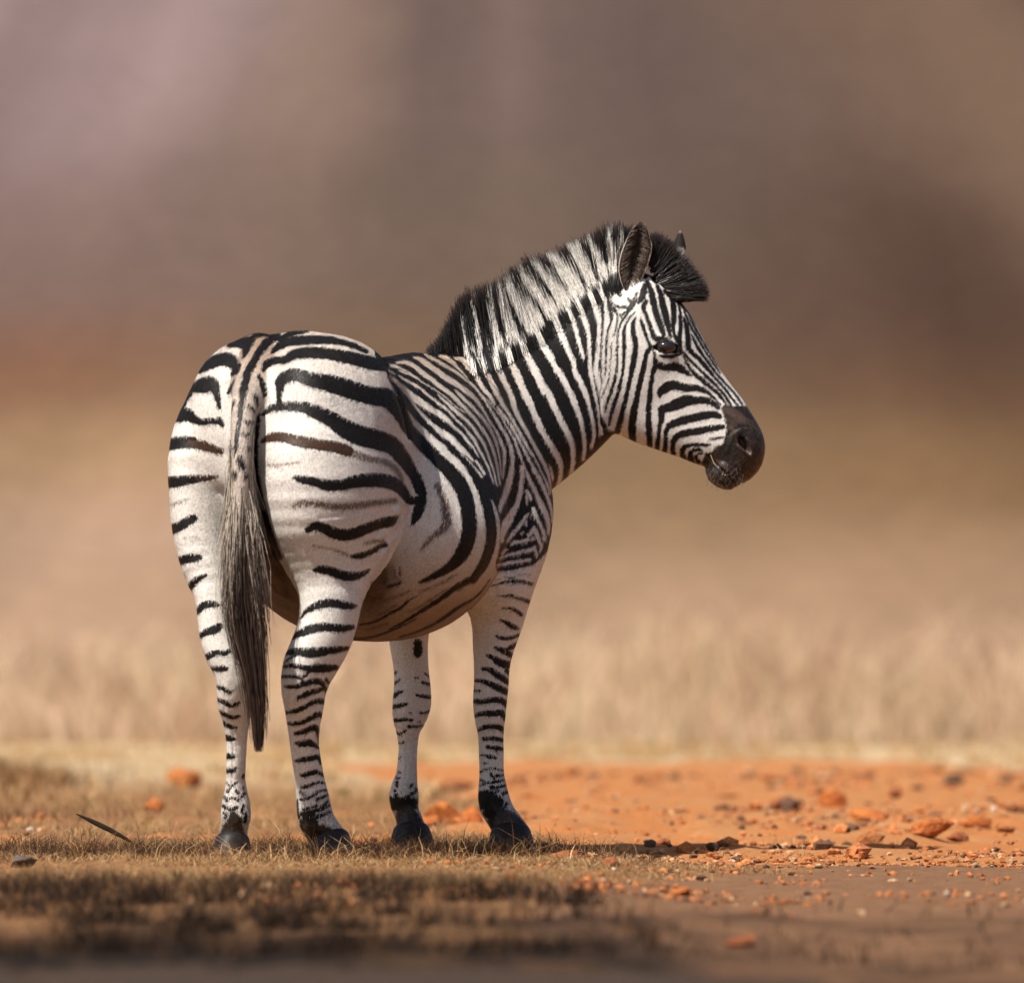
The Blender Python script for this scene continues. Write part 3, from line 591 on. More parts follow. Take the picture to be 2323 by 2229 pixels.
def strokes_sd(uv, strokes, far=14.0):
    """signed distance to a union of strokes, negative inside, clipped at far"""
    d = np.full(len(uv), far, np.float32)
    order = np.argsort(uv[:, 0]); xs = uv[order, 0]
    for s in strokes:
        lo = s[:, :2].min(0) - s[:, 2].max() - far; hi = s[:, :2].max(0) + s[:, 2].max() + far
        a, b = np.searchsorted(xs, lo[0]), np.searchsorted(xs, hi[0])
        idx = order[a:b]; idx = idx[(uv[idx, 1] > lo[1]) & (uv[idx, 1] < hi[1])]
        if not len(idx): continue
        # refine the polyline so that bends are round
        n = max(2, len(s)); t = np.linspace(0, n - 1, (n - 1) * 3 + 1); j = np.minimum(t.astype(int), n - 2); f = (t - j)[:, None]
        p0, p1, p2, p3 = s[np.maximum(j - 1, 0)], s[j], s[j + 1], s[np.minimum(j + 2, n - 1)]
        c = .5 * (2 * p1 + (p2 - p0) * f + (2 * p0 - 5 * p1 + 4 * p2 - p3) * f**2 + (-p0 + 3 * p1 - 3 * p2 + p3) * f**3)
        q = uv[idx]; best = np.full(len(idx), 99., np.float32)
        for i in range(len(c) - 1):
            e = c[i + 1, :2] - c[i, :2]; w = q - c[i, :2]
            h = np.clip((w @ e) / max(e @ e, 1e-6), 0, 1)
            r = (c[i, 2] + (c[i + 1, 2] - c[i, 2]) * h) * .5
            best = np.minimum(best, np.hypot(w[:, 0] - h * e[0], w[:, 1] - h * e[1]) - r)
        d[idx] = np.minimum(d[idx], best)
    return d
SPEED = {}
def coat(V):
    """per point: black-marking distance, brown-marking distance, muzzle distance (reading units, negative inside)"""
    uv = UV(V)
    sd = {}
    for t in SHAPES: sd[t.name + str(id(t))] = None
    vals = []
    for t in SHAPES:
        m = np.all((V > t.lo) & (V < t.hi), 1); f = np.full(len(V), 1., np.float32)
        if m.any(): f[m] = t(V[m])
        vals.append(f)
    who = np.argmin(np.array(vals), 0); names = [t.name for t in SHAPES]
    isn = lambda *a: np.isin(who, [i for i, n in enumerate(names) if n in a])
    headm = isn('head'); neckm = isn('neck'); front = isn('leg_rf', 'leg_lf'); hindleg = isn('leg_rh', 'leg_lh'); bellym = isn('belly'); torso = isn('torso', 'hip', 'shoulder')
    far = 14.0
    blk = np.full(len(V), far, np.float32); brn = blk.copy(); muz = blk.copy(); br2 = blk.copy()
    def put(mask, strokes, arr):
        if mask.any(): arr[mask] = np.minimum(arr[mask], strokes_sd(uv[mask], strokes, far))
    def cut(mask, strokes):
        if mask.any(): blk[mask] = np.maximum(blk[mask], -strokes_sd(uv[mask], strokes, far))
    lowz = V[:, 2] < .62
    fmask = torso | bellym | neckm | (front & ~lowz)
    ff = fmask & (uv[:, 0] > 850)
    blk[ff] = np.minimum(blk[ff], np.clip(poly_sd(uv[ff], BBASE), -far, far))
    cut(ff, FWHITE); cut(ff & (uv[:, 1] < 815) & (uv[:, 0] > 1010), MANEW)
    dock = isn('dock'); put(dock, DOCKM, blk); put(dock & (uv[:, 1] < 900), HIND, blk); put((torso | hindleg) & (uv[:, 0] > 570), SKIN_SHADE, blk)
    put(torso | hindleg | (bellym & (uv[:, 1] < 1330) & (uv[:, 0] < 960)), HIND, blk)
    put(torso | bellym | (hindleg & (uv[:, 1] < 1260)), RING, blk)
    put(torso | hindleg | bellym, HBROWN, brn)
    put(torso | hindleg, HBRN2, br2)
    put(front | (isn('shoulder') & (uv[:, 1] > 1300)), FLEG, blk)
    put(headm | (neckm & (uv[:, 0] > 1362)), HEADB, blk)
    put(headm & (uv[:, 0] > 1580), NOSEL, br2)
    if headm.any(): muz[headm] = np.clip(poly_sd(uv[headm], MUZZLE), -far, far)
    thin = headm & (blk > 0); blk[thin] -= .9
    lg = hindleg | front
    blk[lg & (blk < 9)] -= 1.1; blk[torso & (uv[:, 0] < 860) & (blk < 9)] -= .5
    if lg.any(): muz[lg] = np.minimum(muz[lg], strokes_sd(uv[lg], PAST, far) + 1)
    return blk, brn, br2, muz, who, names
# ---------------------------------------------------------------- zebra
def coat_material():
    g = NT('zebra_coat'); co = g.coord('Object'); stk = g.coord('Object', (1, 1, .3))
    blk, brn, br2, muz = g.attr('blk'), g.attr('brn'), g.attr('br2'), g.attr('muz')
    fine = g.noise(480, 2, .6, stk); mid = g.noise(130, 3, .6, co); big = g.noise(9, 4, .6, co); pat = g.noise(28, 3, .6, co)
    jit = g.math('ADD', g.math('MULTIPLY', g.math('SUBTRACT', fine, .5), 9.0), g.math('MULTIPLY', g.math('SUBTRACT', mid, .5), 9.0))
    jit = g.math('MULTIPLY', jit, g.attr('fuzz'))
    m_blk = g.step(g.math('ADD', blk, jit), 1.3, -1.3)
    m_brn = g.math('MULTIPLY', g.step(g.math('ADD', brn, g.math('MULTIPLY', jit, 1.2)), 5, -5), .85)
    m_muz = g.step(g.math('ADD', muz, g.math('MULTIPLY', jit, 2.0)), 3.5, -3.5)
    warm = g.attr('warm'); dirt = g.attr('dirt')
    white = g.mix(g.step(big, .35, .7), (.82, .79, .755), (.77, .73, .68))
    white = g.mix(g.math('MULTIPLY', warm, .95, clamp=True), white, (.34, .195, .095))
    white = g.mix(g.math('MULTIPLY', g.step(pat, .48, .75), .14), white, (.40, .29, .20))
    white = g.mix(g.math('MULTIPLY', g.step(fine, .40, .75), .12), white, (.45, .37, .30))
    white = g.mix(g.attr('groin_shade_dirt'), white, g.mix(g.step(pat, .35, .65), (.16, .085, .045), (.040, .024, .016)))
    white = g.mix(g.math('MULTIPLY', dirt, g.step(mid, .35, .65)), white, (.30, .25, .22))
    brown = g.mix(fine, (.17, .10, .072), (.075, .045, .034))
    dark = g.mix(g.step(fine, .45, .8), (.007, .006, .006), (.020, .014, .011))
    dark = g.mix(g.step(br2, 2, -4), dark, (.055, .026, .016))
    nose = g.mix(g.step(g.math('ADD', g.math('MULTIPLY', mid, .5), g.math('MULTIPLY', pat, .5)), .42, .66), (.008, .006, .005), (.065, .042, .031))
    nose = g.mix(g.math('MULTIPLY', g.step(g.math('ADD', br2, g.math('MULTIPLY', jit, 2.0)), 5, -4), .7), nose, (.105, .068, .052))
    c = g.mix(m_brn, white, brown); c = g.mix(m_blk, c, dark); c = g.mix(m_muz, c, nose)
    h = g.math('ADD', g.math('MULTIPLY', fine, .5), g.math('ADD', mid, g.math('MULTIPLY', pat, 1.2)))
    g.bump(h, .16, .005)
    g.base(c, g.math('ADD', .60, g.math('MULTIPLY', m_muz, -.16)), g.math('ADD', .16, g.math('MULTIPLY', m_muz, .22)))
    return g.m
def hair_material(name, rough=.5, spec=.35):
    g = NT(name); co = g.coord('Object'); c = g.attr('Col', True)
    v = g.noise(200, 1, .5, co)
    nd = g.n('ShaderNodeHueSaturation'); g.l(c, nd.inputs['Color']); g.l(g.step(v, .3, .7, .75, 1.2), nd.inputs['Value'])
    return g.base(nd.outputs[0], rough, spec)
zebra = bpy.data.objects.new('zebra', None); C.objects.link(zebra); zebra.location = (BX, 0, 0)
tag(zebra, 'black and white striped zebra standing on dry grass with its head turned right', 'zebra')
H_ = .0071
lo = np.min([s.lo for s in SHAPES], 0) + .05; hi = np.max([s.hi for s in SHAPES], 0) - .05
V, Q = surface_nets(lo, hi, H_, field)
V = smooth(V, Q, 4)
tmp = mesh_obj('tmp', V, Q)
md = tmp.modifiers.new('s', 'SUBSURF'); md.levels = 1
dg = bpy.context.evaluated_depsgraph_get(); me = tmp.evaluated_get(dg).to_mesh()
nv = len(me.vertices); V = np.empty(nv * 3, np.float32); me.vertices.foreach_get('co', V); V = V.reshape(-1, 3).astype(float)
N = np.empty(nv * 3, np.float32); me.vertices.foreach_get('normal', N); N = N.reshape(-1, 3).astype(float)
Q = np.empty(len(me.polygons) * 4, np.int32); me.loops.foreach_get('vertex_index', Q); Q = Q.reshape(-1, 4)
bpy.data.objects.remove(tmp)
blk, brn, br2, muz, who, names = coat(V)
uv = UV(V)
is_head = np.isin(who, [i for i, n in enumerate(names) if n == 'head'])
# fine relief of the face: mouth slit, nostril, eye socket, lid folds
def relief(strokes, depth, soft):
    d = np.zeros(len(V)); d[is_head] = np.clip(-(strokes_sd(uv[is_head], strokes, 30) - soft * .5) / soft, 0, 1); d = d * d * (3 - 2 * d)
    return d[:, None] * N * depth
side = np.abs(N[:, 1:2]) ** .5
D = relief(S_("10: 150 1060 18 330 1220 20 500 1380 20 700 1540 20 860 1610 16"), -.008, 5)
D += relief(S_("10: 820 760 80 870 850 140 950 960 90 975 1030 36"), -.020, 6) * side
D += relief(S_("10: 760 900 26 860 990 30 960 1070 40; 930 780 30 985 880 36 1005 1000 40 1000 1090 40"), .005, 4) * side
D += relief(S_("9: 480 640 120 560 620 170 660 620 190 760 630 180 840 650 130"), -.010, 5) * side
D += relief(S_("9: 400 600 50 500 520 50 640 470 60 800 490 60 920 580 50; 480 720 40 580 790 40 700 810 40 850 780 40 950 760 40"), .0012, 4) * side
D += relief(S_("9: 430 480 90 620 380 110 820 400 110 980 500 90"), .002, 9) * side
D += relief(S_('10: 480 1270 110 660 1400 120 860 1530 90'), .006, 12) + relief(S_('10: 320 1450 150 470 1570 150 620 1650 110'), .005, 12) + relief(S_('10: 640 640 14 560 760 14 540 920 14 600 1080 14; 720 600 12 860 550 12 1000 560 12; 700 1120 14 800 1250 14; 1080 640 14 1150 820 14 1150 1020 14'), -.0035, 5)
D += relief(S_("10: 560 1020 60 620 860 60 700 700 60 830 620 60"), .003, 8) * side
def crease(strokes, depth, soft):
    d = np.clip(-(strokes_sd(uv, strokes, 30) - soft * .5) / soft, 0, 1); d = (d * d * (3 - 2 * d)) * (N[:, 1] < .2)
    return d[:, None] * N * depth
D += crease(S_('6: 500 240 20 440 390 24 375 485 24 315 565 20'), -.014, 12) + crease(S_('6: 440 220 60 380 360 60 310 470 60'), .006, 16)
D += crease(S_('1: 880 1100 20 930 1350 30 1000 1640 20; 1150 1420 16 1300 1400 16'), -.004, 18) + crease(S_('2: 330 420 26 420 640 26 470 860 20'), -.006, 12)
D += crease(S_('7: 1190 260 12 1195 820 12; 465 300 12 455 880 12; 1400 150 14 1380 420 14'), -.0032, 6) + crease(S_('8: 1105 620 12 1105 880 12; 385 500 14 380 860 14; 460 560 12 455 860 12'), -.0032, 6)
D += crease(S_('5: 1150 1200 14 1130 1330 12; 560 1180 12 560 1400 12'), -.0022, 12) + crease(S_('8: 1080 330 14 1180 350 14 1300 345 14; 290 380 14 400 400 14 520 380 14'), -.003, 8)
D += crease(S_('23: 1640 300 14 1625 500 14 1650 850 14\n24: 470 700 20 640 640 20'), -.004, 10)
V = V + D
def sstep0(x, a, b):
    t = np.clip((x - a) / (b - a), 0, 1); return t * t * (3 - 2 * t)
warm = np.clip((.80 - V[:, 2]) / .20, 0, 1) * np.isin(who, [i for i, n in enumerate(names) if n in ('belly', 'torso')]) * .9  # lower belly: tan coat with red-ground bounce and shade painted in
warm += .10 * sstep0(V[:, 2], .62, .95) * ~is_head
warm += .45 * np.clip((V[:, 2] - 1.10) / .14, 0, 1) * sstep0(uv[:, 0], 1250, 950)
warm += .45 * np.isin(who, [i for i, n in enumerate(names) if n == 'dock']) + .3 * sstep0(uv[:, 0], 840, 900) * sstep0(uv[:, 1], 1020, 880) * sstep0(uv[:, 0], 1260, 1120)
lower = np.isin(who, [i for i, n in enumerate(names) if n.startswith('leg_')])
dirt = lower * (.10 + .85 * np.clip((.19 - V[:, 2]) / .09, 0, 1)) + .08
dirt = np.maximum(dirt, np.exp(-((uv[:, 0] - 790) / 90)**2 - ((uv[:, 1] - 1290) / 60)**2) * .0)
groin_shade_dirt = np.exp(-(((V - P(690, 1270, .30)) / np.array([.19, .30, .17]))**2).sum(1)) * 1.5 * np.isin(who, [i for i, n in enumerate(names) if n in ('belly', 'torso')])  # shade and dirt between the hind legs, painted into the coat
groin_shade_dirt += 1.1 * np.exp(-((uv[:, 0] - 850) / 42)**2 - ((uv[:, 1] - 1310) / 75)**2) * np.isin(who, [i for i, n in enumerate(names) if n in ('belly', 'torso')])
groin_shade_dirt += .9 * np.isin(who, [i for i, n in enumerate(names) if n in ('leg_rh', 'leg_lh', 'torso')]) * np.exp(-(((V - P(600, 1180, .12)) / np.array([.055, .16, .22]))**2).sum(1))
groin_shade_dirt = np.clip(groin_shade_dirt, 0, 1)
coatm = coat_material()
body = mesh_obj('body', V, Q, coatm, None, True, dict(blk=blk, brn=brn, br2=br2, muz=muz, warm=np.clip(warm, 0, 1), dirt=dirt, groin_shade_dirt=groin_shade_dirt, fuzz=np.where(is_head, .5, 1.0)))
def adopt(o, p=None):
    o.parent = p or zebra
    if not p: o.matrix_parent_inverse = zebra.matrix_world.inverted() if False else o.matrix_parent_inverse
    return o
def shift(o):                     # the zebra's empty stands at its feet: keep world placement
    o.parent = zebra; o.location = (-BX, 0, 0); return o
shift(body)
hairm = hair_material('zebra_hair')
# short coat hair lying along the body, rooted all over the visible skin
EYE_ = S_('9: 470 640 110 560 630 220 660 630 250 760 640 240 840 660 190 920 690 130')
def coat_hair(nh):
    fa = np.linalg.norm(np.cross(V[Q[:, 2]] - V[Q[:, 0]], V[Q[:, 3]] - V[Q[:, 1]]), axis=1) * .5
    fn = N[Q].mean(1); wt_ = fa * np.where(fn[:, 1] < .45, 1, .12); wt_ *= np.where(is_head[Q[:, 0]], 1.7, 1)
    fi = rng.choice(len(Q), nh, p=wt_ / wt_.sum()); a, b = rng.random((2, nh, 1))
    w = [(1 - a) * (1 - b), a * (1 - b), a * b, (1 - a) * b]
    ip = lambda A: sum(w[i] * (A[Q[fi, i]] if A.ndim > 1 else A[Q[fi, i]][:, None]) for i in range(4))
    p, nn = ip(V), ip(N); nn /= np.linalg.norm(nn, axis=1)[:, None]
    nm = np.array(names)[who[Q[fi, 0]]]
    d = np.tile(np.array([-SN * .45, -CS * .45, -.85]), (nh, 1)); d[np.char.startswith(nm, 'leg')] = (-.1, -.1, -1); d[nm == 'head'] = (-.45, 0, -.8); d[nm == 'neck'] = (-.35, -.2, -.85)
    d[(nm == 'hip')] = (-.3, -.7, -.6); up = nn[:, 2] > .75; d[up] += np.array([-SN, -CS, 0]) * .8
    d += rng.normal(0, .09, (nh, 3)); d -= nn * (d * nn).sum(1)[:, None]; d /= np.linalg.norm(d, axis=1)[:, None] + 1e-9
    bl, bn, b2, mz, wm, gr_ = (ip(x)[:, 0] for x in (blk, brn, br2, muz, warm, groin_shade_dirt)); j = rng.normal(0, 1.6, nh) * np.where(nm == 'head', .5, 1)
    ln = np.where(nm == 'head', .0062, np.where(np.char.startswith(nm, 'leg'), .0075, .010)) * rng.uniform(.6, 1.25, nh); ln = np.where((mz < -2), .0018, ln); ln = np.where(nm == 'dock', .016, ln)
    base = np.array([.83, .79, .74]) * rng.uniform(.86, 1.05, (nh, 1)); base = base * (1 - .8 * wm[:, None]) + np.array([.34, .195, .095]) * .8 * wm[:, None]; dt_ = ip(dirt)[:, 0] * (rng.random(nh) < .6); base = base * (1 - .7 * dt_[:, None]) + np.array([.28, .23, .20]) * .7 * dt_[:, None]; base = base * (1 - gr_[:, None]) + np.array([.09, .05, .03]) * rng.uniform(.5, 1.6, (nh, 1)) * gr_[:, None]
    brw = np.array([.11, .066, .048]) * rng.uniform(.6, 1.4, (nh, 1)); dk = np.array([.010, .008, .0075]) * rng.uniform(.5, 1.7, (nh, 1)); dk = np.where((b2 < 0)[:, None], np.array([.060, .030, .018]) * rng.uniform(.5, 1.4, (nh, 1)), dk)
    c = np.where(((bn + j * 1.6) < 0)[:, None] & (rng.random((nh, 1)) < .8), brw, base); c = np.where(((bl + j) < 0)[:, None], dk, c); c = np.where(((mz + j) < 0)[:, None], np.array([.026, .017, .013]) * rng.uniform(.25, 2.0, (nh, 1)), c)
    eyes_ = strokes_sd(UV(p), EYE_, 14); ln = np.where((nm == 'head') & (eyes_ < 3), .0008, ln)
    lift = rng.uniform(.03, .17, (nh, 1)); side_ = np.cross(d, nn); tipv = p + (d + nn * lift) * ln[:, None]; p0 = p + nn * .0003
    wd = np.where(nm == 'dock', .0006, .00055)[:, None] * rng.uniform(.7, 1.3, (nh, 1)); VV = np.stack([p0 - side_ * wd, p0 + side_ * wd, tipv], 1).reshape(-1, 3)
    o = mesh_obj('coat_hair', VV, np.arange(3 * nh).reshape(-1, 3), hairm, None, True, dict(Col=np.repeat(c, 3, 0)))
    return shift(o)
coat_hair(400000)
# hooves
hg = NT('hoof_horn'); hc = hg.coord('Object'); hn = hg.noise(60, 3, .6, hg.coord('Object', (1, 1, 6)))
hzz = hg.n('ShaderNodeSeparateXYZ'); hg.l(hc, hzz.inputs[0])
hoofm = hg.base(hg.mix(hg.math('MULTIPLY', hg.step(hg.math('ADD', hzz.outputs[2], hg.math('MULTIPLY', hn, .03)), .045, .012), .75), hg.mix(hg.step(hn, .35, .7), (.008, .007, .0065), (.026, .021, .018)), (.12, .065, .036)), .5, .3); hg.bump(hn, .3, .003)
for name, ks in (('rh', [(702, 792, 1901, .012, 1.05), (704, 798, 1914, .007, 1.15), (705, 806, 1945, -.005, 1.3)]), ('lh', [(489, 565, 1900, .058, 1.1), (486, 568, 1914, .055, 1.2), (483, 572, 1947, .05, 1.3)]),
                 ('rf', [(1113, 1203, 1884, .795, 1.05), (1110, 1208, 1898, .79, 1.15), (1104, 1217, 1934, .785, 1.3)]), ('lf', [(892, 974, 1880, .915, 1.05), (888, 980, 1894, .91, 1.15), (882, 988, 1928, .905, 1.3)])):
    t = leg(ks, .01, name, 10); t.cap = .35; zb = t.C[-1, 2] + .004
    fn = lambda p, t=t, zb=zb: np.maximum(t(p), zb - p[:, 2])
    v, q = surface_nets(t.C.min(0) - .1, t.C.max(0) + .1, .006, fn); v = smooth(v, q, 1)
    shift(mesh_obj('hoof', v, q, hoofm))
# eyes
def surf_y(u, v, sgn=-1):
    ys = np.linspace(.9, 1.12, 120) if sgn < 0 else np.linspace(1.34, 1.12, 120)
    p = np.array([P(u, v, y) for y in ys]); f = field(p); i = np.argmax(f < 0); return ys[i]
eg = NT('eye'); eg.base((.012, .008, .007), .06, .6); eg.b.inputs['Coat Weight'].default_value = .6
def ellipsoid(c, r, nu=32, nvv=20):
    a = np.linspace(0, 2 * np.pi, nu, endpoint=False); b = np.linspace(.02, np.pi - .02, nvv)
    A, Bq = np.meshgrid(a, b); v = np.stack([np.cos(A) * np.sin(Bq) * r[0], np.cos(Bq) * r[1], np.sin(A) * np.sin(Bq) * r[2]], -1).reshape(-1, 3) + c
    i = np.arange(nu * (nvv - 1)).reshape(nvv - 1, nu); j = np.roll(i, -1, 1)
    return v, np.stack([i, i + nu, j + nu, j], -1).reshape(-1, 4)
for sg in (-1, 1):
    y = surf_y(1510, 787, sg); c = P(1511, 787, y - sg * .0105)
    v, q = ellipsoid(c, (.0270, .022, .0185)); ca, sa = math.cos(.12), math.sin(.12)
    d = v - c; d = np.stack([d[:, 0] * ca + d[:, 2] * sa, d[:, 1], -d[:, 0] * sa + d[:, 2] * ca], 1); shift(mesh_obj('eye', c + d, q[:, ::-1] if sg > 0 else q, eg.m))
# mane, forelock, tail
def interp_pairs(pairs, t):
    A = np.array(pairs, float); x = t * (len(A) - 1); j = np.minimum(x.astype(int), len(A) - 2); f = (x - j)[:, None]
    return A[j] * (1 - f) + A[j + 1] * f
NY = np.array([(940, .78), (1045, .90), (1160, .98), (1285, 1.08), (1395, 1.12), (1500, 1.12)])
MP = [(60,1300,20,1262),(130,1310,100,1180),(220,1320,165,1085),(280,1320,200,990),(330,1320,252,880),(390,1310,310,795),(480,1290,362,718),(560,1260,450,708),(640,1240,530,672),(720,1185,610,655),(800,1145,660,635),(880,1095,702,575),(960,1060,760,540),(1030,990,812,510),(1100,930,872,435),(1170,890,960,440),(1230,840,1040,430),(1310,790,1120,392),(1380,730,1200,350),(1450,680,1290,300),(1510,640,1400,257),(1570,610,1480,218),(1620,600,1580,162),(1670,570,1680,165),(1720,520,1760,190),(1780,470,1840,200)]
def blade(root, tip, lenj, bend, k, yr, ytip):
    """curved strand between two readings; returns (n, k, 3) plus its readings"""
    n = len(root); t = np.linspace(0, 1, k)[None, :, None]
    tip = root + (tip - root) * lenj[:, None]
    mid = (root + tip) / 2 + bend
    q = (1 - t)**2 * root[:, None] + 2 * t * (1 - t) * mid[:, None] + t**2 * tip[:, None]
    y = yr[:, None] + (ytip - yr)[:, None] * t[..., 0]
    kk = (DC + y) / FPX
    return np.stack([(q[..., 0] - U0) * kk, y, HC + (VH - q[..., 1]) * kk], -1), q
n = 6000; t = rng.random(n); pr = interp_pairs(MP, t)
fr = FR[3]; root = np.stack([fr[0] + pr[:, 0] * fr[2], fr[1] + pr[:, 1] * fr[2] + 13 + 14 * sstep0(pr[:, 0], 1400, 1560)], 1); tip = np.stack([fr[0] + pr[:, 2] * fr[2], fr[1] + pr[:, 3] * fr[2]], 1)
tuft = np.sin(t * 330) * .5 + np.sin(t * 137 + 1) * .5
root += rng.normal(0, 2.0, (n, 2)); tip += rng.normal(0, 4.5, (n, 2)) + np.stack([tuft * 3, np.zeros(n)], 1)
yc = np.interp(root[:, 0], NY[:, 0], NY[:, 1]); dep = rng.uniform(-1, 1, n)
L, q = blade(root, tip, np.where(rng.random(n) < .7, rng.uniform(.82, 1.0, n) + tuft * .03, rng.uniform(.5, .95, n)), rng.normal(0, 3, (n, 2)), 6, yc + dep * .022 - .01, yc + dep * .028 + rng.normal(0, .008, n))
sdw = strokes_sd(q.reshape(-1, 2) + np.repeat(rng.normal(0, 3, (n, 2)), 6, 0), MANEW, 20).reshape(n, 6)
wv = (sdw < -3.0)[..., None]; tt = np.linspace(0, 1, 6)[None, :, None]
whitec = np.array([.88, .84, .78]) * rng.uniform(.82, 1.05, (n, 1, 1)); darkc = np.array([.012, .010, .010]) * rng.uniform(.6, 1.8, (n, 1, 1)) + tt * np.array([.012, .006, .003]) * rng.random((n, 1, 1))
col = np.where(wv, whitec, darkc); left = root[:, 0] < 1130
col = np.where((tt > .72) & (rng.random((n, 1, 1)) < .75) & left[:, None, None], darkc, col)
col = np.where((tt > .85) & (rng.random((n, 1, 1)) < .35), darkc * 1.3, col)
# the mane's lower hairs start on the near side of the neck and run up over the crest
zm = np.full((900, 900), 9.); iu = ((uv[:, 0] - 900) / 3).astype(int); iv = ((uv[:, 1] - 500) / 3).astype(int); ok = (iu >= 0) & (iv >= 0) & (iu < 900) & (iv < 900)
np.minimum.at(zm, (iu[ok], iv[ok]), V[ok, 1])
m = 3800; t2 = rng.random(m) * .78 + .19; p2 = interp_pairs(MP, t2); cr = np.stack([fr[0] + p2[:, 0] * fr[2], fr[1] + p2[:, 1] * fr[2]], 1); tp = np.stack([fr[0] + p2[:, 2] * fr[2], fr[1] + p2[:, 3] * fr[2]], 1)
dr = cr - tp; dr /= np.linalg.norm(dr, axis=1)[:, None] + 1e-6; dr = dr * .55 + np.array([.25, .8]) * .45; off = (1 + 52 * rng.random(m)**2.0)[:, None]; rt = cr + dr * off + rng.normal(0, 1.5, (m, 2))
def near_y(q):
    a, b = np.clip(((q[:, 0] - 900) / 3).astype(int), 1, 898), np.clip(((q[:, 1] - 500) / 3).astype(int), 1, 898)
    return np.min([zm[a + i, b + j] for i in (-1, 0, 1) for j in (-1, 0, 1)], 0)
yr = near_y(rt); good = yr < 2; rt, cr, tp, yr, off, t2 = rt[good], cr[good], tp[good], yr[good], off[good], t2[good]; m = len(rt)
yc2 = np.interp(cr[:, 0], NY[:, 0], NY[:, 1]); frac = rng.uniform(.08, .9, m)[:, None] * (1 - .75 * np.clip(off / 50, 0, 1)); end = cr + (tp - cr) * frac + rng.normal(0, 4, (m, 2))
tt6 = np.linspace(0, 1, 6)[None, :, None]; q2 = (1 - tt6)**2 * rt[:, None] + 2 * tt6 * (1 - tt6) * (cr + (rt - cr) * .2)[:, None] + tt6**2 * end[:, None]
cy_ = np.minimum(yr, yc2 - .012) - .003 * (1 - np.clip(off[:, 0] / 40, 0, 1)); yy2 = (1 - tt6[..., 0])**2 * (yr - .001)[:, None] + 2 * tt6[..., 0] * (1 - tt6[..., 0]) * cy_[:, None] + tt6[..., 0]**2 * (yc2 - .02 + rng.normal(0, .008, m))[:, None]
kk2 = (DC + yy2) / FPX; L2 = np.stack([(q2[..., 0] - U0) * kk2, yy2, HC + (VH - q2[..., 1]) * kk2], -1)
sdF = np.maximum(strokes_sd(rt, FWHITE, 20), -20); sdM = strokes_sd(q2.reshape(-1, 2), MANEW, 20).reshape(m, 6) + 3
wv2 = np.where(tt6[..., 0] < .45, np.minimum(sdF[:, None], sdM[:, :1]), np.minimum(sdM, sdM[:, 3:4]))[..., None] + rng.normal(0, 1.0, (m, 1, 1)) < 0
col2 = np.where(wv2, np.array([.86, .82, .76]) * rng.uniform(.85, 1.05, (m, 1, 1)), np.array([.010, .009, .009]) * rng.uniform(.6, 1.8, (m, 1, 1)))
shift(strands('mane', np.concatenate([L, L2]), np.r_[rng.uniform(.0010, .0017, n), rng.uniform(.0008, .0012, m)], .0003, np.concatenate([col, col2]), hairm))
FP = [(770,660,800,300),(800,720,900,310),(820,780,1010,370),(850,840,1110,425),(880,900,1240,545),(900,960,1370,695),(920,1010,1450,825),(950,1060,1550,945),(980,1110,1602,1065),(1020,1150,1622,1165),(1070,1190,1602,1240),(1110,1210,1480,1215),(1140,1220,1320,1185)]
n = 3600; t = rng.random(n)**.9; pr = interp_pairs(FP, t); fr = FR[12]
root = np.stack([fr[0] + pr[:, 0] * fr[2], fr[1] + pr[:, 1] * fr[2]], 1) + rng.normal(0, 4, (n, 2)); tip = np.stack([fr[0] + pr[:, 2] * fr[2], fr[1] + pr[:, 3] * fr[2]], 1) + rng.normal(0, 3.5, (n, 2))
dep = rng.uniform(-1, 1, n)
L, q = blade(root, tip, np.where(rng.random(n) < .65, rng.uniform(.85, 1.02, n), rng.uniform(.4, .95, n)), rng.normal(0, 3, (n, 2)) + np.array([2, 4]), 6, 1.12 + dep * .05, 1.12 + dep * .055)
tt = np.linspace(0, 1, 6)[None, :, None]
dk = np.array([.011, .009, .009]) * rng.uniform(.6, 1.6, (n, 1, 1)) + tt * np.array([.016, .008, .006]) * rng.random((n, 1, 1))
lt = (rng.random(n) < .10) & (dep < -.3); col = np.where(lt[:, None, None] & (tt < .6), np.array([.42, .36, .32]) * rng.uniform(.5, 1, (n, 1, 1)), dk)
shift(strands('forelock', L, rng.uniform(.0010, .0016, n), .0003, col, hairm))
# tail: hairs leave the dock along its length and fall to a tip
n = 4600; s = np.sort(rng.random(n)**.8); dC = DOCK.C; dj = (6 + s * (len(dC) - 7)).astype(int)
rootp = dC[dj] + rng.normal(0, 1, (n, 3)) * np.array([.012, .010, .006]) * (1 - .5 * s[:, None])
ang = rng.uniform(-1, 1, n); endv = np.where(s < .35, rng.uniform(1150, 1420, n), np.where(s < .7, rng.uniform(1330, 1560, n), 1706 - np.abs(rng.normal(0, 1, n)) * 120))
TX = np.array([(900, 548, 20), (1000, 546, 23), (1100, 549, 23), (1200, 550, 28), (1300, 553, 31), (1400, 556, 29), (1460, 564, 24), (1516, 574, 17), (1582, 582, 13), (1640, 586, 12), (1712, 586, 5)])
k = 7; tt = np.linspace(0, 1, k)[None]
v0 = VH - (rootp[:, 2] - HC) * FPX / (DC + rootp[:, 1]); vv = v0[:, None] + (endv - v0)[:, None] * tt
cx = np.interp(vv, TX[:, 0], TX[:, 1]); hw = np.interp(vv, TX[:, 0], TX[:, 2])
u0 = U0 + rootp[:, 0] * FPX / (DC + rootp[:, 1])
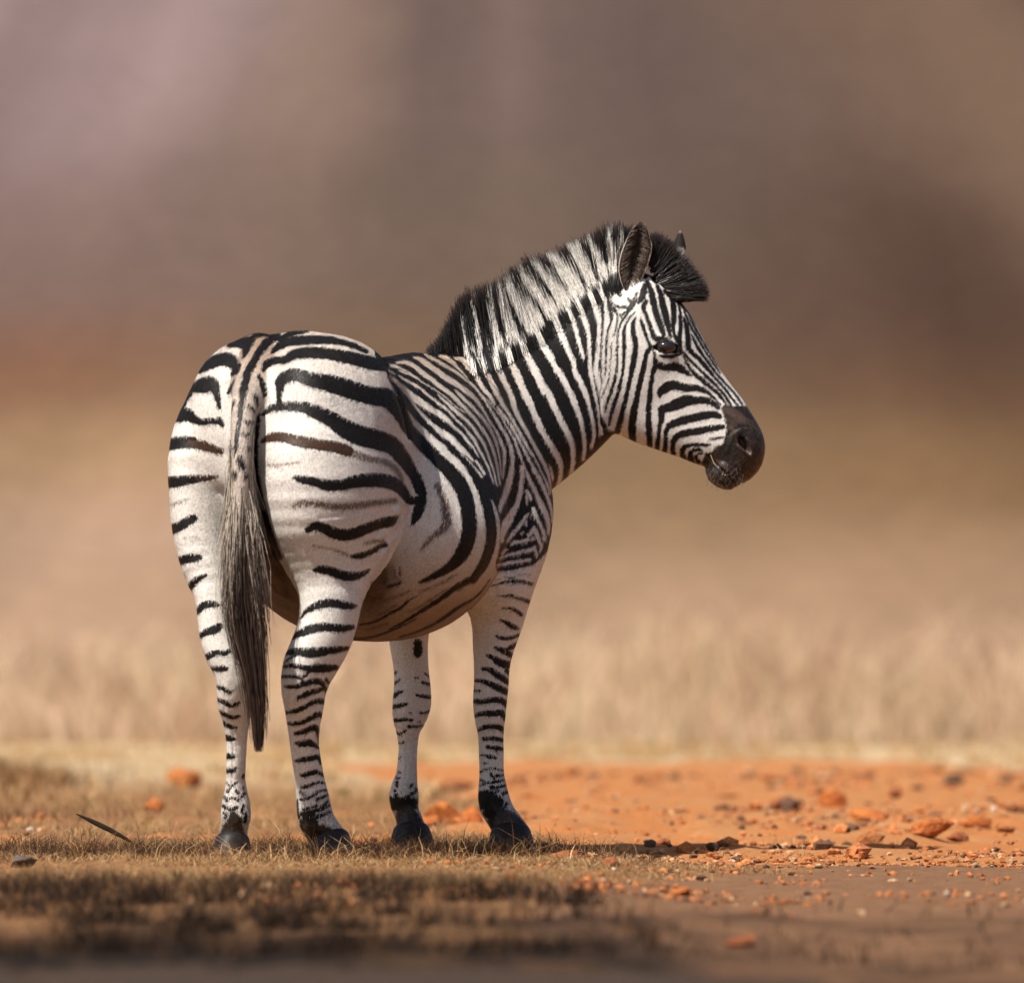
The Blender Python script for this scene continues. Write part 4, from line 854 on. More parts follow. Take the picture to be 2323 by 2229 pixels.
w = np.clip(tt * 2.2, 0, 1); lat = (np.sin(tt * rng.uniform(4, 11, (n, 1)) + rng.uniform(0, 6.28, (n, 1))) * rng.uniform(.03, .2, (n, 1)) * tt) + ang[:, None] * (1 - .1 * tt) + np.cumsum(rng.normal(0, .09, (n, k)), 1) + np.sign(ang)[:, None] * (rng.random(n) < .18)[:, None] * tt**2 * rng.uniform(.2, 1.3, (n, 1)) + .14 * np.sin(ang * 23)[:, None] * tt
uu = u0[:, None] * (1 - w) + (cx + lat * hw) * w
yy = rootp[:, 1][:, None] + (rng.uniform(-.035, .03, n))[:, None] * np.clip(tt * 1.5, 0, 1) + .02 * tt
kk = (DC + yy) / FPX; L = np.stack([(uu - U0) * kk, yy, HC + (VH - vv) * kk], -1)
pale = np.array([.68, .59, .49]); darkc = np.array([.020, .011, .007])
f = np.clip((vv - 1090) / 180 + rng.normal(0, .36, (n, 1)) - (np.abs(lat) - .25) * .75, 0, 1)[..., None]
bt = (rng.random((n, 1, 1)) < .30); top = np.clip(1 - (vv - 960) / 120, 0, 1)[..., None]
col = (pale * rng.uniform(.55, 1.25, (n, 1, 1))) * (1 - f) + darkc * np.where(rng.random((n, 1, 1)) < .25, 4.5, 1) * rng.uniform(.5, 2.0, (n, 1, 1)) * f
col = np.where(bt, darkc * 2.0 * rng.uniform(.5, 1.6, (n, 1, 1)), col)
shift(strands('tail_hair', L, rng.uniform(.0008, .0013, n), .0004, col, hairm))
# whiskers on lips and chin
n = 90; wu = np.array(Z(10, [(a, b) for a, b in zip(rng.uniform(190, 900, n), rng.uniform(1250, 1690, n))])); wy = near_y(wu); ok = wy < 2; wu, wy = wu[ok], wy[ok]; n = len(wu)
dv = np.stack([rng.normal(-.2, .5, n), rng.uniform(.5, 1, n)], 1) * rng.uniform(8, 22, (n, 1)); tt = np.linspace(0, 1, 4)[None, :, None]; qq = wu[:, None] + dv[:, None] * tt
yy = wy[:, None] - tt[..., 0] * .010; kk = (DC + yy) / FPX; L = np.stack([(qq[..., 0] - U0) * kk, yy, HC + (VH - qq[..., 1]) * kk], -1)
shift(strands('whiskers', L, .0005, .0002, np.array([.11, .085, .065]) * rng.uniform(.2, 1.3, (n, 1, 1)) * np.ones((1, 4, 1)), hairm))
# ears
EAR = [(140,636,646),(160,610,675),(190,580,705),(280,500,755),(380,450,790),(480,410,812),(580,370,805),(720,337,765),(850,330,715),(980,358,655),(1090,400,585),(1180,450,535),(1230,480,510)]
def ear(u_of, yb, flip, sx):
    E = np.array(EAR, float); ys = np.linspace(140, 1230, 40); l = np.interp(ys, E[:, 0], E[:, 1]); r = np.interp(ys, E[:, 0], E[:, 2])
    m = 25; s = np.linspace(-1, 1, m); fr = FR[12]; out = []; cav = []
    for inner in (0, 1):
        for i, y in enumerate(ys):
            tt = (y - 140) / 1090; c = (l[i] + r[i]) / 2; h = (r[i] - l[i]) / 2
            h_ = h * (1 if not inner else .93)
            x = c + h_ * np.sin(s * math.pi / 2)
            dep = (h * fr[2] * (DC + 1.1) / FPX) * 1.05 * np.cos(s * math.pi / 2) * (.85 if inner else 1.0) + (.0 if inner else .0015)
            u = fr[0] + x * fr[2]; v = fr[1] + y * fr[2] * np.ones(m)
            yy = yb + dep * flip + (.030 * tt - .01) * flip
            out.append(np.array([P(*u_of(a, b), d) for a, b, d in zip(u, v, yy)]))
            cav.append(np.c_[np.full(m, 1. if inner else 0.), np.full(m, tt), np.abs(s)])
    V = np.concatenate(out); A = np.concatenate(cav); R = len(ys)
    i = (np.arange(R - 1)[:, None] * m + np.arange(m - 1)[None]).ravel()
    Fo = np.stack([i, i + 1, i + 1 + m, i + m], 1); Fi = Fo[:, ::-1] + R * m
    e0 = np.arange(R - 1) * m; rim = [np.stack([e0, e0 + m, e0 + m + R * m, e0 + R * m], 1), np.stack([e0 + m - 1, e0 + m - 1 + R * m, e0 + 2 * m - 1 + R * m, e0 + 2 * m - 1], 1)]
    tp = np.arange(m - 1); rim.append(np.stack([tp, tp + R * m, tp + 1 + R * m, tp + 1], 1))
    F = np.concatenate([Fo, Fi] + rim)
    return V, (F if flip > 0 else F[:, ::-1]), A
g = NT('ear_skin'); co = g.coord('Object'); inn = g.attr('inner'); al = g.attr('along'); ed = g.attr('edge')
fz = g.noise(300, 3, .6, g.coord('Object', (1, 1, 2.2))); fz2 = g.noise(60, 3, .6, co)
ci = g.mix(g.step(fz, .35, .7), (.030, .019, .014), (.17, .115, .085)); ci = g.mix(g.step(ed, .86, .97), ci, (.46, .39, .33))
cb = g.mix(g.step(g.math('ADD', al, g.math('MULTIPLY', fz2, .2)), .42, .30), (.60, .54, .48), (.015, .012, .010)); cb = g.mix(g.step(al, .05, .02), cb, (.16, .12, .10))
ci = g.mix(g.step(al, .10, .03), ci, (.42, .36, .31))
g.bump(fz, .6, .004); earm = g.base(g.mix(inn, cb, ci), .75, .2)
for nm, fn, yb, fl in (('near', lambda a, b: (a, b), 1.045, 1), ('far', lambda a, b: (1543 + (a - 1452) * .55 + (b - 502) * .0, b + 20), 1.20, -1)):
    v, q, a = ear(fn, yb, fl, 1)
    e = shift(mesh_obj('ear', v, q, earm, None, True, dict(inner=a[:, 0], along=a[:, 1], edge=a[:, 2])))
    if nm == 'near':                          # woolly hair inside the shell
        m = 25; R = 40; Vi = v[R * m:].reshape(R, m, 3); n = 1500
        ii = rng.integers(4, R - 2, n); jj = rng.integers(0, m, n); r0 = Vi[ii, jj]
        ctr = Vi[np.clip(ii - 1, 0, R - 1), m // 2]; dr = (ctr - r0); dr[:, 1] = 0; nr = np.linalg.norm(dr, axis=1, keepdims=True) + 1e-6
        tipp = r0 + dr / nr * np.minimum(nr * .8, .030) * rng.uniform(.4, 1, (n, 1)) + np.array([0, -.006, .012]) * rng.uniform(.3, 1.2, (n, 1)) + rng.normal(0, .003, (n, 3))
        tt = np.linspace(0, 1, 4)[None, :, None]; L = r0[:, None] * (1 - tt) + tipp[:, None] * tt + np.array([0, -.005, 0]) * (tt * (1 - tt) * 4)
        col = np.array([.16, .115, .09]) * rng.uniform(.2, 1.6, (n, 1, 1)) * np.ones((1, 4, 1))
        h = strands('ear_hair', L, .0007, .0002, col, hairm, e)
# ---------------------------------------------------------------- ground
_lat = np.random.default_rng(3).random((256, 256))
def vnoise(x, y):
    xi, yi = np.floor(x).astype(int), np.floor(y).astype(int); fx, fy = x - xi, y - yi
    fx, fy = fx * fx * (3 - 2 * fx), fy * fy * (3 - 2 * fy)
    a = lambda i, j: _lat[(xi + i) & 255, (yi + j) & 255]
    return (a(0, 0) * (1 - fx) + a(1, 0) * fx) * (1 - fy) + (a(0, 1) * (1 - fx) + a(1, 1) * fx) * fy
def fbm(x, y, o=4):
    s, w = 0, 0
    for i in range(o): s = s + vnoise(x * 2**i + 17 * i, y * 2**i + 31 * i) * .5**i; w += .5**i
    return s / w
def sstep(x, a, b):
    t = np.clip((x - a) / (b - a), 0, 1); return t * t * (3 - 2 * t)
def zones(x, y):
    """share of red road, brown track, shade-painted verge and tar at a place"""
    n = fbm(x * 1.7, y * .5, 4) - .5
    edge = np.interp(y, [-.4, .3, 1.2, 4, 8, 12, 16, 21], [1.2, .55, .02, -.12, -.2, -.3, -.6, -1.1])
    road = sstep(x + n * .9 - edge, -.12, .18) * sstep(y + n * 1.2, .1, .7) * sstep(y + n * 3 + (fbm(x * .6 + 2, y * .05, 2) - .5) * 14 - x * .5, 22.5, 19.5)
    road = np.maximum(road, .75 * sstep(n, .05, .16) * sstep(y, 1.0, 2.0) * sstep(y, 9, 6))
    track = sstep(x + n * .8 - np.interp(y, [-4, -2, -.6, .4], [-.1, .15, .42, .8]), -.12, .25) * sstep(y, .55, .2) * sstep(y, -7.5, -6.5)
    track = np.maximum(track, .8 * sstep(-x + n * .5, 1.0, 1.3) * sstep(y, .0, -.4) * sstep(y, -3, -2))
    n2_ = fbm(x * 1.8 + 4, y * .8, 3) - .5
    char = sstep(y + n2_ * 3.4, -2.2, -5.4) * np.interp(x, [-2, 0, .3, 2], [1, 1, .55, .4])  # shade over the near verge, painted into the ground colour
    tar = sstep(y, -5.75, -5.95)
    return road, track, char, tar
def ground_z(x, y):
    road, track, char, tar = zones(x, y)
    z = -.010 + (fbm(x * 2.2, y * 2.2, 3) - .5) * .03 + (fbm(x * 9, y * 9, 3) - .5) * .014
    z = z + road * (np.maximum(fbm(x * 7 + 3, y * 4, 3) - .5, 0) * np.interp(y, [1.6, 3.5], [.02, .08]) + (fbm(x * 26, y * 26, 3) - .5) * .014)
    z = z + (1 - np.maximum(road, track)) * (fbm(x * 22, y * 22, 2) - .5) * .010
    z = z - .026 * sstep(x, .10, .5) * sstep(y, 7, 3)                                   # track and road lie a little lower
    flat = np.exp(-((x + .3) / .75)**2 - ((y - .4) / .8)**2)
    z = z * (1 - .75 * flat) - .006 * flat
    z = z + .010 * sstep(y, .75, 2.3) * sstep(x, -.15, .3)                              # the road climbs a low bank
    z = z - .05 * np.exp(-((y + 4.6) / .7)**2) - .03 * tar                              # roadside dip
    far = sstep(y, 14, 60)
    return z + far * (fbm(x * .25, y * .12, 3) - .5) * .35
def grid_lines(c, half, step, far, grow=1.13):
    a = list(np.arange(c - half, c + half + step, step)); s = step; p = a[-1]
    while p < far: s *= grow; p += s; a.append(p)
    s = step; p = a[0]; b = []
    return np.array(a), s
def axis(lo, hi, step, mn, mx, grow=1.14):
    a = list(np.arange(lo, hi, step)); s = step
    while a[-1] < mx: s *= grow; a.append(a[-1] + s)
    s = step; b = [a[0]]
    while b[-1] > mn: s *= grow; b.append(b[-1] - s)
    return np.array(b[::-1][:-1] + a)
def sheet(xs, ys, zf):
    X, Y = np.meshgrid(xs, ys); z = zf(X, Y); m = len(xs)
    i = (np.arange(len(ys) - 1)[:, None] * m + np.arange(m - 1)[None]).ravel()
    return np.stack([X, Y, z], -1).reshape(-1, 3), np.stack([i, i + 1, i + 1 + m, i + m], 1)
V, F = sheet(axis(-2.3, 2.4, .036, -160, 160), axis(-7.2, 5.0, .042, -16, 90, 1.06), ground_z)
road, track, char, tar = zones(V[:, 0], V[:, 1])  # char is the painted shade on the near verge
g = NT('soil'); co = g.coord('Object')
n1, n2, n3, n4 = g.noise(3.5, 5, .6, co), g.noise(22, 5, .65, co), g.noise(120, 4, .65, co), g.noise(.6, 4, .6, co)
edge = g.math('MULTIPLY', g.math('SUBTRACT', n2, .5), .8)
red = g.mix(g.step(n1, .35, .65), (.52, .19, .058), (.50, .235, .095)); red = g.mix(g.math('MULTIPLY', g.step(n3, .5, .75), .55), red, (.25, .095, .042))
red = g.mix(g.math('MULTIPLY', g.step(n2, .58, .72), .5), red, (.52, .30, .17))
lit = g.mix(g.step(n2, .35, .65), (.37, .195, .085), (.26, .12, .050)); lit = g.mix(g.step(n3, .45, .72), lit, (.17, .095, .050)); lit = g.mix(g.math('MULTIPLY', g.step(n1, .52, .7), .6), lit, (.36, .16, .065))
trk = g.mix(g.step(n2, .35, .7), (.27, .145, .078), (.20, .098, .052)); trk = g.mix(g.math('MULTIPLY', g.step(n3, .5, .75), .5), trk, (.33, .15, .075))
shade_c = g.mix(g.step(n2, .4, .65), (.012, .008, .006), (.040, .024, .015))  # verge tone with its shade painted in
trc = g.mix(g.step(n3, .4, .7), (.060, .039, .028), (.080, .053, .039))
far = g.attr('far'); fl = g.mix(g.step(n4, .4, .6), (.58, .415, .245), (.50, .36, .205)); fl = g.mix(g.math('MULTIPLY', g.step(n1, .55, .7), .5), fl, (.34, .29, .13))
c = g.mix(far, lit, fl)
for nm, col in (('road', red), ('track', trk), ('char', shade_c), ('tar', trc)):  # 'char' is the painted verge shade
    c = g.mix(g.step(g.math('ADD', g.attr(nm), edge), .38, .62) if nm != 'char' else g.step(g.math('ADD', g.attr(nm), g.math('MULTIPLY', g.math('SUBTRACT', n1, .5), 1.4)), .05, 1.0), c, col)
g.bump(g.math('ADD', g.math('MULTIPLY', n2, 1.0), n3), .9, .014)
ground = mesh_obj('ground', V, F, g.base(c, .93, .12), None, True, dict(road=road, track=track, char=char, tar=tar, far=sstep(V[:, 1], 9, 20)))  # char attribute: painted shade on the near verge
tag(ground, kind='structure')
# ---------------------------------------------------------------- hillside far behind
HY = np.array([(58, -.6), (70, .2), (80, 1.2), (95, 3.4), (115, 7.0), (150, 15.5), (210, 31), (320, 58), (480, 90)])
hz = lambda x, y: np.interp(y, HY[:, 0], HY[:, 1]) + (fbm(x * .05 + 5, y * .05, 3) - .5) * np.interp(y, [70, 120, 300], [.2, 1.2, 8])
V, F = sheet(np.linspace(-150, 150, 241), np.concatenate([np.linspace(58, 150, 110), np.linspace(152, 480, 90)]), hz)
# cover of the slope: dry grass low down, red earth, then grey-brown thicket with darker and paler stands
STANDS = np.array([(-13.1, 163.0, 2.4, 15.0, 0.171, 0.119, 0.119),
    (-9.9, 167.0, 1.8, 16.0, 0.16, 0.116, 0.11),
    (-5.4, 156.0, 0.9, 16.0, 0.149, 0.101, 0.074),
    (-7.1, 145.0, 1.6, 10.0, 0.119, 0.082, 0.068),
    (0.3, 159.0, 2.9, 14.0, 0.088, 0.06, 0.052),
    (5.5, 154.0, 2.1, 14.0, 0.063, 0.042, 0.034),
    (11.6, 165.0, 2.3, 12.0, 0.092, 0.058, 0.04),
    (13.6, 159.0, 1.4, 14.0, 0.101, 0.063, 0.042),
    (-10.3, 133.0, 2.5, 7.0, 0.105, 0.066, 0.054),
    (-3.5, 133.0, 2.5, 7.0, 0.074, 0.051, 0.038),
    (2.1, 133.0, 1.9, 7.0, 0.082, 0.057, 0.042),
    (7.5, 130.0, 1.4, 7.0, 0.056, 0.033, 0.023),
    (9.9, 126.0, 1.5, 7.0, 0.04, 0.022, 0.015),
    (5.4, 122.0, 1.4, 5.0, 0.071, 0.042, 0.028),
    (-9.7, 118.0, 1.8, 4.0, 0.139, 0.063, 0.033),
    (8.4, 116.0, 1.6, 4.0, 0.088, 0.046, 0.025),
    (-8.4, 106.0, 2.0, 5.0, 0.218, 0.135, 0.074),
    (2.7, 104.0, 2.0, 6.0, 0.131, 0.082, 0.044),
    (7.6, 104.0, 2.0, 6.0, 0.135, 0.078, 0.038),
    (2.5, 96.0, 1.4, 3.0, 0.155, 0.101, 0.058),
    (7.4, 93.0, 1.8, 3.0, 0.213, 0.129, 0.076),
    (-7.2, 95.0, 1.8, 4.0, 0.263, 0.171, 0.119),
    (-3.1, 117.0, 2.2, 4.0, 0.093, 0.056, 0.033),
    (1.1, 90.0, 5.3, 3.0, 0.234, 0.149, 0.093)])      # x, y, half width, half depth, colour
wx = V[:, 0] + (fbm(V[:, 0] * .3, V[:, 1] * .1, 2) - .5) * 1.5
wx = np.abs((wx + 13.5 + 54) % 54 - 27) * -1 + 13.5                    # the same cover goes on to both sides
num, den = np.stack([np.interp(V[:, 1], [84, 96, 112, 130], c_) for c_ in ((.28, .21, .13, .09), (.19, .14, .08, .062), (.125, .09, .05, .048))], 1) * .02, np.full(len(V), .02)
for x, y, sx, sy, r_, g_, b_ in STANDS:
    w = np.exp(-.5 * (((wx - x) / (sx * 1.25))**2 + ((V[:, 1] - y) / (sy * 1.2))**2)) + 1e-7 / (1 + ((wx - x) / sx)**2 + ((V[:, 1] - y) / sy)**2); num += w[:, None] * np.array([r_, g_, b_]); den += w
cov = num / den[:, None]
cov = cov * (1 + .55 * (fbm(V[:, 0] * .42 + 7, V[:, 1] * .012, 3) - .5))[:, None]
g = NT('hillside'); co = g.coord('Object'); d = g.noise(1.6, 3, .6, co); hs = g.n('ShaderNodeHueSaturation'); g.l(g.attr('Col', True), hs.inputs['Color']); g.l(g.step(d, .25, .75, .88, 1.12), hs.inputs['Value'])
hill = mesh_obj('hill', V, F, g.base(hs.outputs[0], .95, .05), None, True, dict(Col=cov))
tag(hill, kind='structure')
# ---------------------------------------------------------------- grass
def ribbons(name, pos, hgt, lean, wid, col, mat, k=3, kind='stuff', curl=1.0):
    """flat tapering blades: pos (n,3), lean (n,2) horizontal throw of the tip"""
    n = len(pos); t = np.linspace(0, 1, k)[None, :, None]
    top = np.c_[lean, hgt][:, None]
    L = pos[:, None] + top * np.concatenate([t**1.6 * np.ones((1, 1, 2)), t - .25 * curl * t**3], 2)
    a = rng.uniform(0, np.pi, n); sd = np.stack([np.cos(a), np.sin(a) * .6, np.zeros(n)], 1)[:, None] * (wid[:, None, None] * (1 - .85 * t))
    V = np.stack([L - sd, L + sd], 2).reshape(-1, 3)
    b = (np.arange(n)[:, None] * k + np.arange(k - 1)[None]).ravel() * 2
    F = np.stack([b, b + 1, b + 3, b + 2], 1)
    o = mesh_obj(name, V, F, mat, None, True, dict(Col=np.repeat(np.repeat(col, k, 0) * np.tile(np.linspace(.75, 1.1, k), n)[:, None], 2, 0)))
    o['kind'] = kind
    return o
def grass_material(name):
    g = NT(name); c = g.attr('Col', True); g.base(c, .75, .15)
    tr = g.n('ShaderNodeBsdfTranslucent'); g.l(c, tr.inputs[0]); mx = g.n('ShaderNodeMixShader'); mx.inputs[0].default_value = .25
    g.l(g.b.outputs[0], mx.inputs[1]); g.l(tr.outputs[0], mx.inputs[2]); g.l(mx.outputs[0], g.out.inputs[0])
    return g.m
grm = grass_material('dry_grass')
STRAW, PALE, BROWN, TWIG, GREEN, CHAR_SHADE = map(np.array, ((.45, .255, .108), (.58, .39, .20), (.22, .110, .050), (.070, .040, .024), (.20, .22, .075), (.050, .031, .021)))  # darkest tone: burnt tufts at the hooves, painted shade on the verge
def pick(n, opts):
    w = np.array([o[1] for o in opts], float); i = rng.choice(len(opts), n, p=w / w.sum())
    return np.array([o[0] for o in opts])[i] * rng.uniform(.65, 1.25, (n, 1))
def scatter(n, x0, x1, y0, y1, dens, clump=0):
    """n random places in a box kept with probability dens(x, y); clump > 0 pulls them to tuft centres"""
    x, y = rng.uniform(x0, x1, n), rng.uniform(y0, y1, n)
    if clump:
        m = max(4, n // clump); cx, cy = rng.uniform(x0, x1, m), rng.uniform(y0, y1, m); j = rng.integers(0, m, n); s = rng.uniform(.01, .045, m)[j] * (1 + .03 * np.abs(cy[j]))
        x, y = cx[j] + rng.normal(0, 1, n) * s, cy[j] + rng.normal(0, 1, n) * s * 1.4
    k = rng.random(n) < dens(x, y)
    return x[k], y[k]
fine = lambda x, y: fbm(x * 3, y * 3, 3)
P_all = []
NEARH = lambda x, y: np.exp(-np.minimum(np.minimum((x + .66)**2, (x + .43)**2) / .012, 9) - ((y + .16) / .10)**2) + np.exp(-np.minimum(np.minimum((x + .25)**2, (x + .01)**2) / .012, 9) - ((y - .66) / .10)**2) * .5
def add(xy, h, lean, w, opts):
    x, y = xy; n = len(x); z = ground_z(x, y)
    P_all.append((np.c_[x, y, z - .003], rng.uniform(*h, n) * rng.uniform(.5, 1, n), rng.normal(0, 1, (n, 2)) * lean * rng.uniform(.3, 1.2, (n, 1)), rng.uniform(*w, n), pick(n, opts)))
nr = lambda x, y: 1 - np.clip(np.maximum(*zones(x, y)[:2]) * 1.15, 0, 1)
# matted dead tufts round the hooves, with twiggy stalks
add(scatter(24000, -1.75, .30, -.32, .75, lambda x, y: .95 * np.maximum(nr(x, y), .5 * (x < .1)) * sstep(fine(x, y), .36, .5) * sstep(y, .8, .3) * sstep(y, -.32, -.05), 90), (.03, .095), .055, (.0008, .0016), [(CHAR_SHADE, 3), (TWIG, 6), (BROWN, 4), (STRAW, 1.5), (PALE, .7)])
add(scatter(7500, -1.6, .5, -.45, .12, lambda x, y: .9 * nr(x, y), 40), (.012, .040), .045, (.0007, .0015), [(PALE, 4), (STRAW, 4), (BROWN, 2)])
add(scatter(260, -1.6, .25, -.1, 1.2, lambda x, y: nr(x, y)), (.07, .15), .07, (.0006, .0011), [(PALE, 3), (STRAW, 3), (BROWN, 2)])
add(scatter(60000, -.9, .2, -.4, .9, lambda x, y: .20 * NEARH(x, y)), (.025, .065), .035, (.0008, .0016), [(PALE, 3), (STRAW, 4), (BROWN, 3), (TWIG, 2)])
xx, yy_ = rng.normal(-.82, .13, 1500), rng.normal(.26, .10, 1500); add((xx, yy_), (.03, .08), .06, (.0008, .0016), [(CHAR_SHADE, 3), (TWIG, 6), (BROWN, 2), (PALE, .5)])
add(scatter(900, -.95, .25, -.30, .15, lambda x, y: .06 + .5 * NEARH(x, y)), (.05, .10), .06, (.0014, .0022), [(PALE * 1.15, 4), (STRAW, 2)])
# short pale sward in front
add(scatter(21000, -1.7, .75, -2.3, -.22, lambda x, y: nr(x, y) * sstep(fine(x, y), .28, .5), 55), (.012, .034), .030, (.0008, .0018), [(PALE, 3), (STRAW, 5), (BROWN, 4), (TWIG, 1), (GREEN, .5)])
add(scatter(9000, -1.7, .9, -3.6, -1.6, lambda x, y: nr(x, y) * sstep(fine(x, y), .3, .5), 50), (.015, .045), .035, (.001, .002), [(STRAW, 3), (BROWN, 5), (TWIG, 3)])
# matted straw lying flat, and a sward that grows taller towards the near verge
add(scatter(5200, -1.75, .35, -.45, .7, lambda x, y: nr(x, y) * sstep(fine(x + 3, y), .35, .55), 30), (.004, .02), .075, (.0008, .0015), [(PALE * 1.1, 4), (STRAW, 4), (BROWN, 2)])
for xy in (scatter(30000, -1.7, 1.0, -3.4, -.45, lambda x, y: np.maximum(nr(x, y), .02) * sstep(x + (fine(x, y) - .5) * .8, .42, .12) * (.35 + .65 * sstep(fine(x, y), .3, .5)), 40),):
    x, y = xy; n = len(x); lim = np.clip(.36 - 345 * (15 + y) / 14222 + .004, .008, .07); dk_ = sstep(y + (fine(x, y) - .5) * 2.5, -1.2, -2.9)[:, None]  # blades darken towards the verge, shade painted into their colour
    P_all.append((np.c_[x, y, ground_z(x, y) - .003], lim * rng.uniform(.35, 1.1, n), rng.normal(0, .028, (n, 2)), rng.uniform(.0009, .002, n), pick(n, [(PALE, 4), (STRAW, 5), (BROWN, 2), (GREEN, .4)]) * (1 - dk_) + pick(n, [(TWIG * .7, 3), (CHAR_SHADE * .5, 6), (BROWN * .7, 1)]) * dk_))
# tussocks along the verge, shade painted in as dark blades
add(scatter(20000, -1.3, 1.5, -5.6, -3.0, lambda x, y: sstep(fine(x, y), .36, .5) * np.interp(x, [-1.3, -.7, -.05, .18, .35, 1.5], [.8, 1, .95, .4, .06, .02]), 60), (.03, .09), .05, (.0012, .0026), [(CHAR_SHADE * .4, 8), (TWIG * .6, 3), (BROWN * .7, 1)])
# litter and sward behind, to the left
add(scatter(26000, -2.6, .35, .5, 9, lambda x, y: nr(x, y) * sstep(fine(x, y), .25, .5) * np.interp(y, [.5, 9], [1, .7]), 60), (.02, .07), .035, (.001, .0022), [(PALE, 5), (STRAW, 5), (BROWN, 2), (GREEN, .5)])
add(scatter(2600, -2.4, -1.0, 3.0, 7.5, lambda x, y: np.exp(-((x + 1.55) / .28)**2 - ((y - 4.6) / .9)**2), 0), (.05, .14), .06, (.001, .002), [(TWIG, 5), (BROWN, 4)])
xx, yy_ = rng.normal(-2.4, .22, 1700), rng.normal(13, 1.3, 1700); add((xx, yy_), (.08, .24), .10, (.002, .005), [(TWIG, 4), (BROWN, 6), (STRAW, 3)])
# sparse blades among the stones at the right
add(scatter(5200, .55, 2.4, .3, 5.5, lambda x, y: .55 * sstep(fine(x, y), .42, .6), 45), (.015, .05), .025, (.0008, .0016), [(PALE, 4), (STRAW, 4), (BROWN, 2)])
cat_ = [np.concatenate([p[i] for p in P_all]) for i in range(5)]
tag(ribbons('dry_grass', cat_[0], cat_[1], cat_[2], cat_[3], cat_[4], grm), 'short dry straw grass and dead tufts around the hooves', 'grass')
# lawn beyond the road
P_all = []
add(scatter(40000, -10, 10, 8, 46, lambda x, y: sstep(fbm(x * .8, y * .3, 3), .2, .5) * (1 - zones(x, y)[0]) * (np.abs(x) < (y + 15) * .082 + 3.5), 30), (.04, .14), .06, (.003, .007), [(PALE * 1.1, 6), (STRAW * 1.1, 4), (GREEN, .5), (BROWN, .6)])
cat_ = [np.concatenate([p[i] for p in P_all]) for i in range(5)]
tag(ribbons('meadow_grass', *cat_, grm), 'blurred pale dry grass beyond the red road', 'grass')
# tall thatch grass
n = 60000; m = 1200; cx, cy = rng.uniform(-16, 16, m), rng.uniform(38, 74, m); j = rng.integers(0, m, n); sp = rng.uniform(.12, .5, m)[j]
x, y = cx[j] + rng.normal(0, 1, n) * sp, cy[j] + rng.normal(0, 1, n) * sp * 1.6
k = (np.abs(x) < (y + 15) * .082 + 9) & (rng.random(n) < np.interp(y, [38, 47, 56], [.12, .45, 1])); x, y, j = x[k], y[k], j[k]; n = len(x)
th = np.interp(x, [-6, -3, -1, 1, 3, 6], [1.75, 1.8, 1.9, 2.0, 2.0, 1.95]) * (.35 + .8 * rng.random(m)[j]) * rng.uniform(.45, 1.15, n) * np.interp(y, [38, 50, 60], [.35, .7, 1])
hue = np.array([(.62, .45, .31), (.68, .49, .34), (.55, .38, .26), (.44, .27, .17), (.60, .46, .29)])[rng.integers(0, 5, m)][j]
ribbons('tall_grass', np.c_[x, y, ground_z(x, y) - .05], th, rng.normal(0, .22, (n, 2)) * th[:, None] + rng.normal(0, .2, (m, 2))[j] * th[:, None], rng.uniform(.006, .02, n), hue * rng.uniform(.7, 1.2, (n, 1)), grm, 4)
tag(bpy.data.objects['tall_grass'], 'blurred stand of tall pale dry grass far behind the zebra', 'grass')
# ---------------------------------------------------------------- stones
ICO = {}
def ico(sub):
    if sub not in ICO:
        bm = bmesh.new(); bmesh.ops.create_icosphere(bm, subdivisions=sub, radius=1); bm.verts.ensure_lookup_table()
        ICO[sub] = (np.array([v.co[:] for v in bm.verts]), np.array([[v.index for v in f.verts] for f in bm.faces])); bm.free()
    return ICO[sub]
def rock_shape(sub, seed, cuts=14, rough=.13):
    r = np.random.default_rng(seed); v, f = ico(sub); v = v.copy()
    for i in range(cuts):
        n = r.normal(size=3); n /= np.linalg.norm(n); d = r.uniform(.45, .85); e = np.maximum(v @ n - d, 0); v -= e[:, None] * n * .92
    for k, a in ((2.5, rough), (6, rough * .5), (13, rough * .28)):
        ph = r.uniform(0, 6.28, (3, 3)); q = sum(np.sin(v @ r.normal(size=3) * k + ph[i, 0]) for i in range(3)) / 3; v *= (1 + a * q)[:, None]
    return v, f
def rock_material(name, c1, c2, c3):
    g = NT(name); co = g.coord('Object'); a, b, d = g.noise(14, 4, .6, co), g.noise(55, 4, .65, co), g.noise(200, 3, .6, co)
    c = g.mix(g.step(a, .38, .62), c1, c2); c = g.mix(g.math('MULTIPLY', g.step(b, .52, .7), .75), c, c3)
    g.bump(g.math('ADD', g.math('MULTIPLY', a, 1.5), g.math('ADD', b, g.math('MULTIPLY', d, .5))), .9, .012)
    return g.base(c, .9, .15)
ORANGE = rock_material('ironstone', (.50, .17, .045), (.40, .12, .035), (.20, .055, .022)); RUST = rock_material('rust_stone', (.34, .12, .045), (.26, .085, .038), (.13, .045, .024))
TAN = rock_material('tan_stone', (.50, .32, .17), (.42, .25, .13), (.28, .13, .06)); DARK = rock_material('dark_stone', (.10, .060, .042), (.065, .040, .030), (.035, .022, .018)); GREY = rock_material('grey_stone', (.17, .13, .11), (.12, .085, .07), (.07, .05, .04))
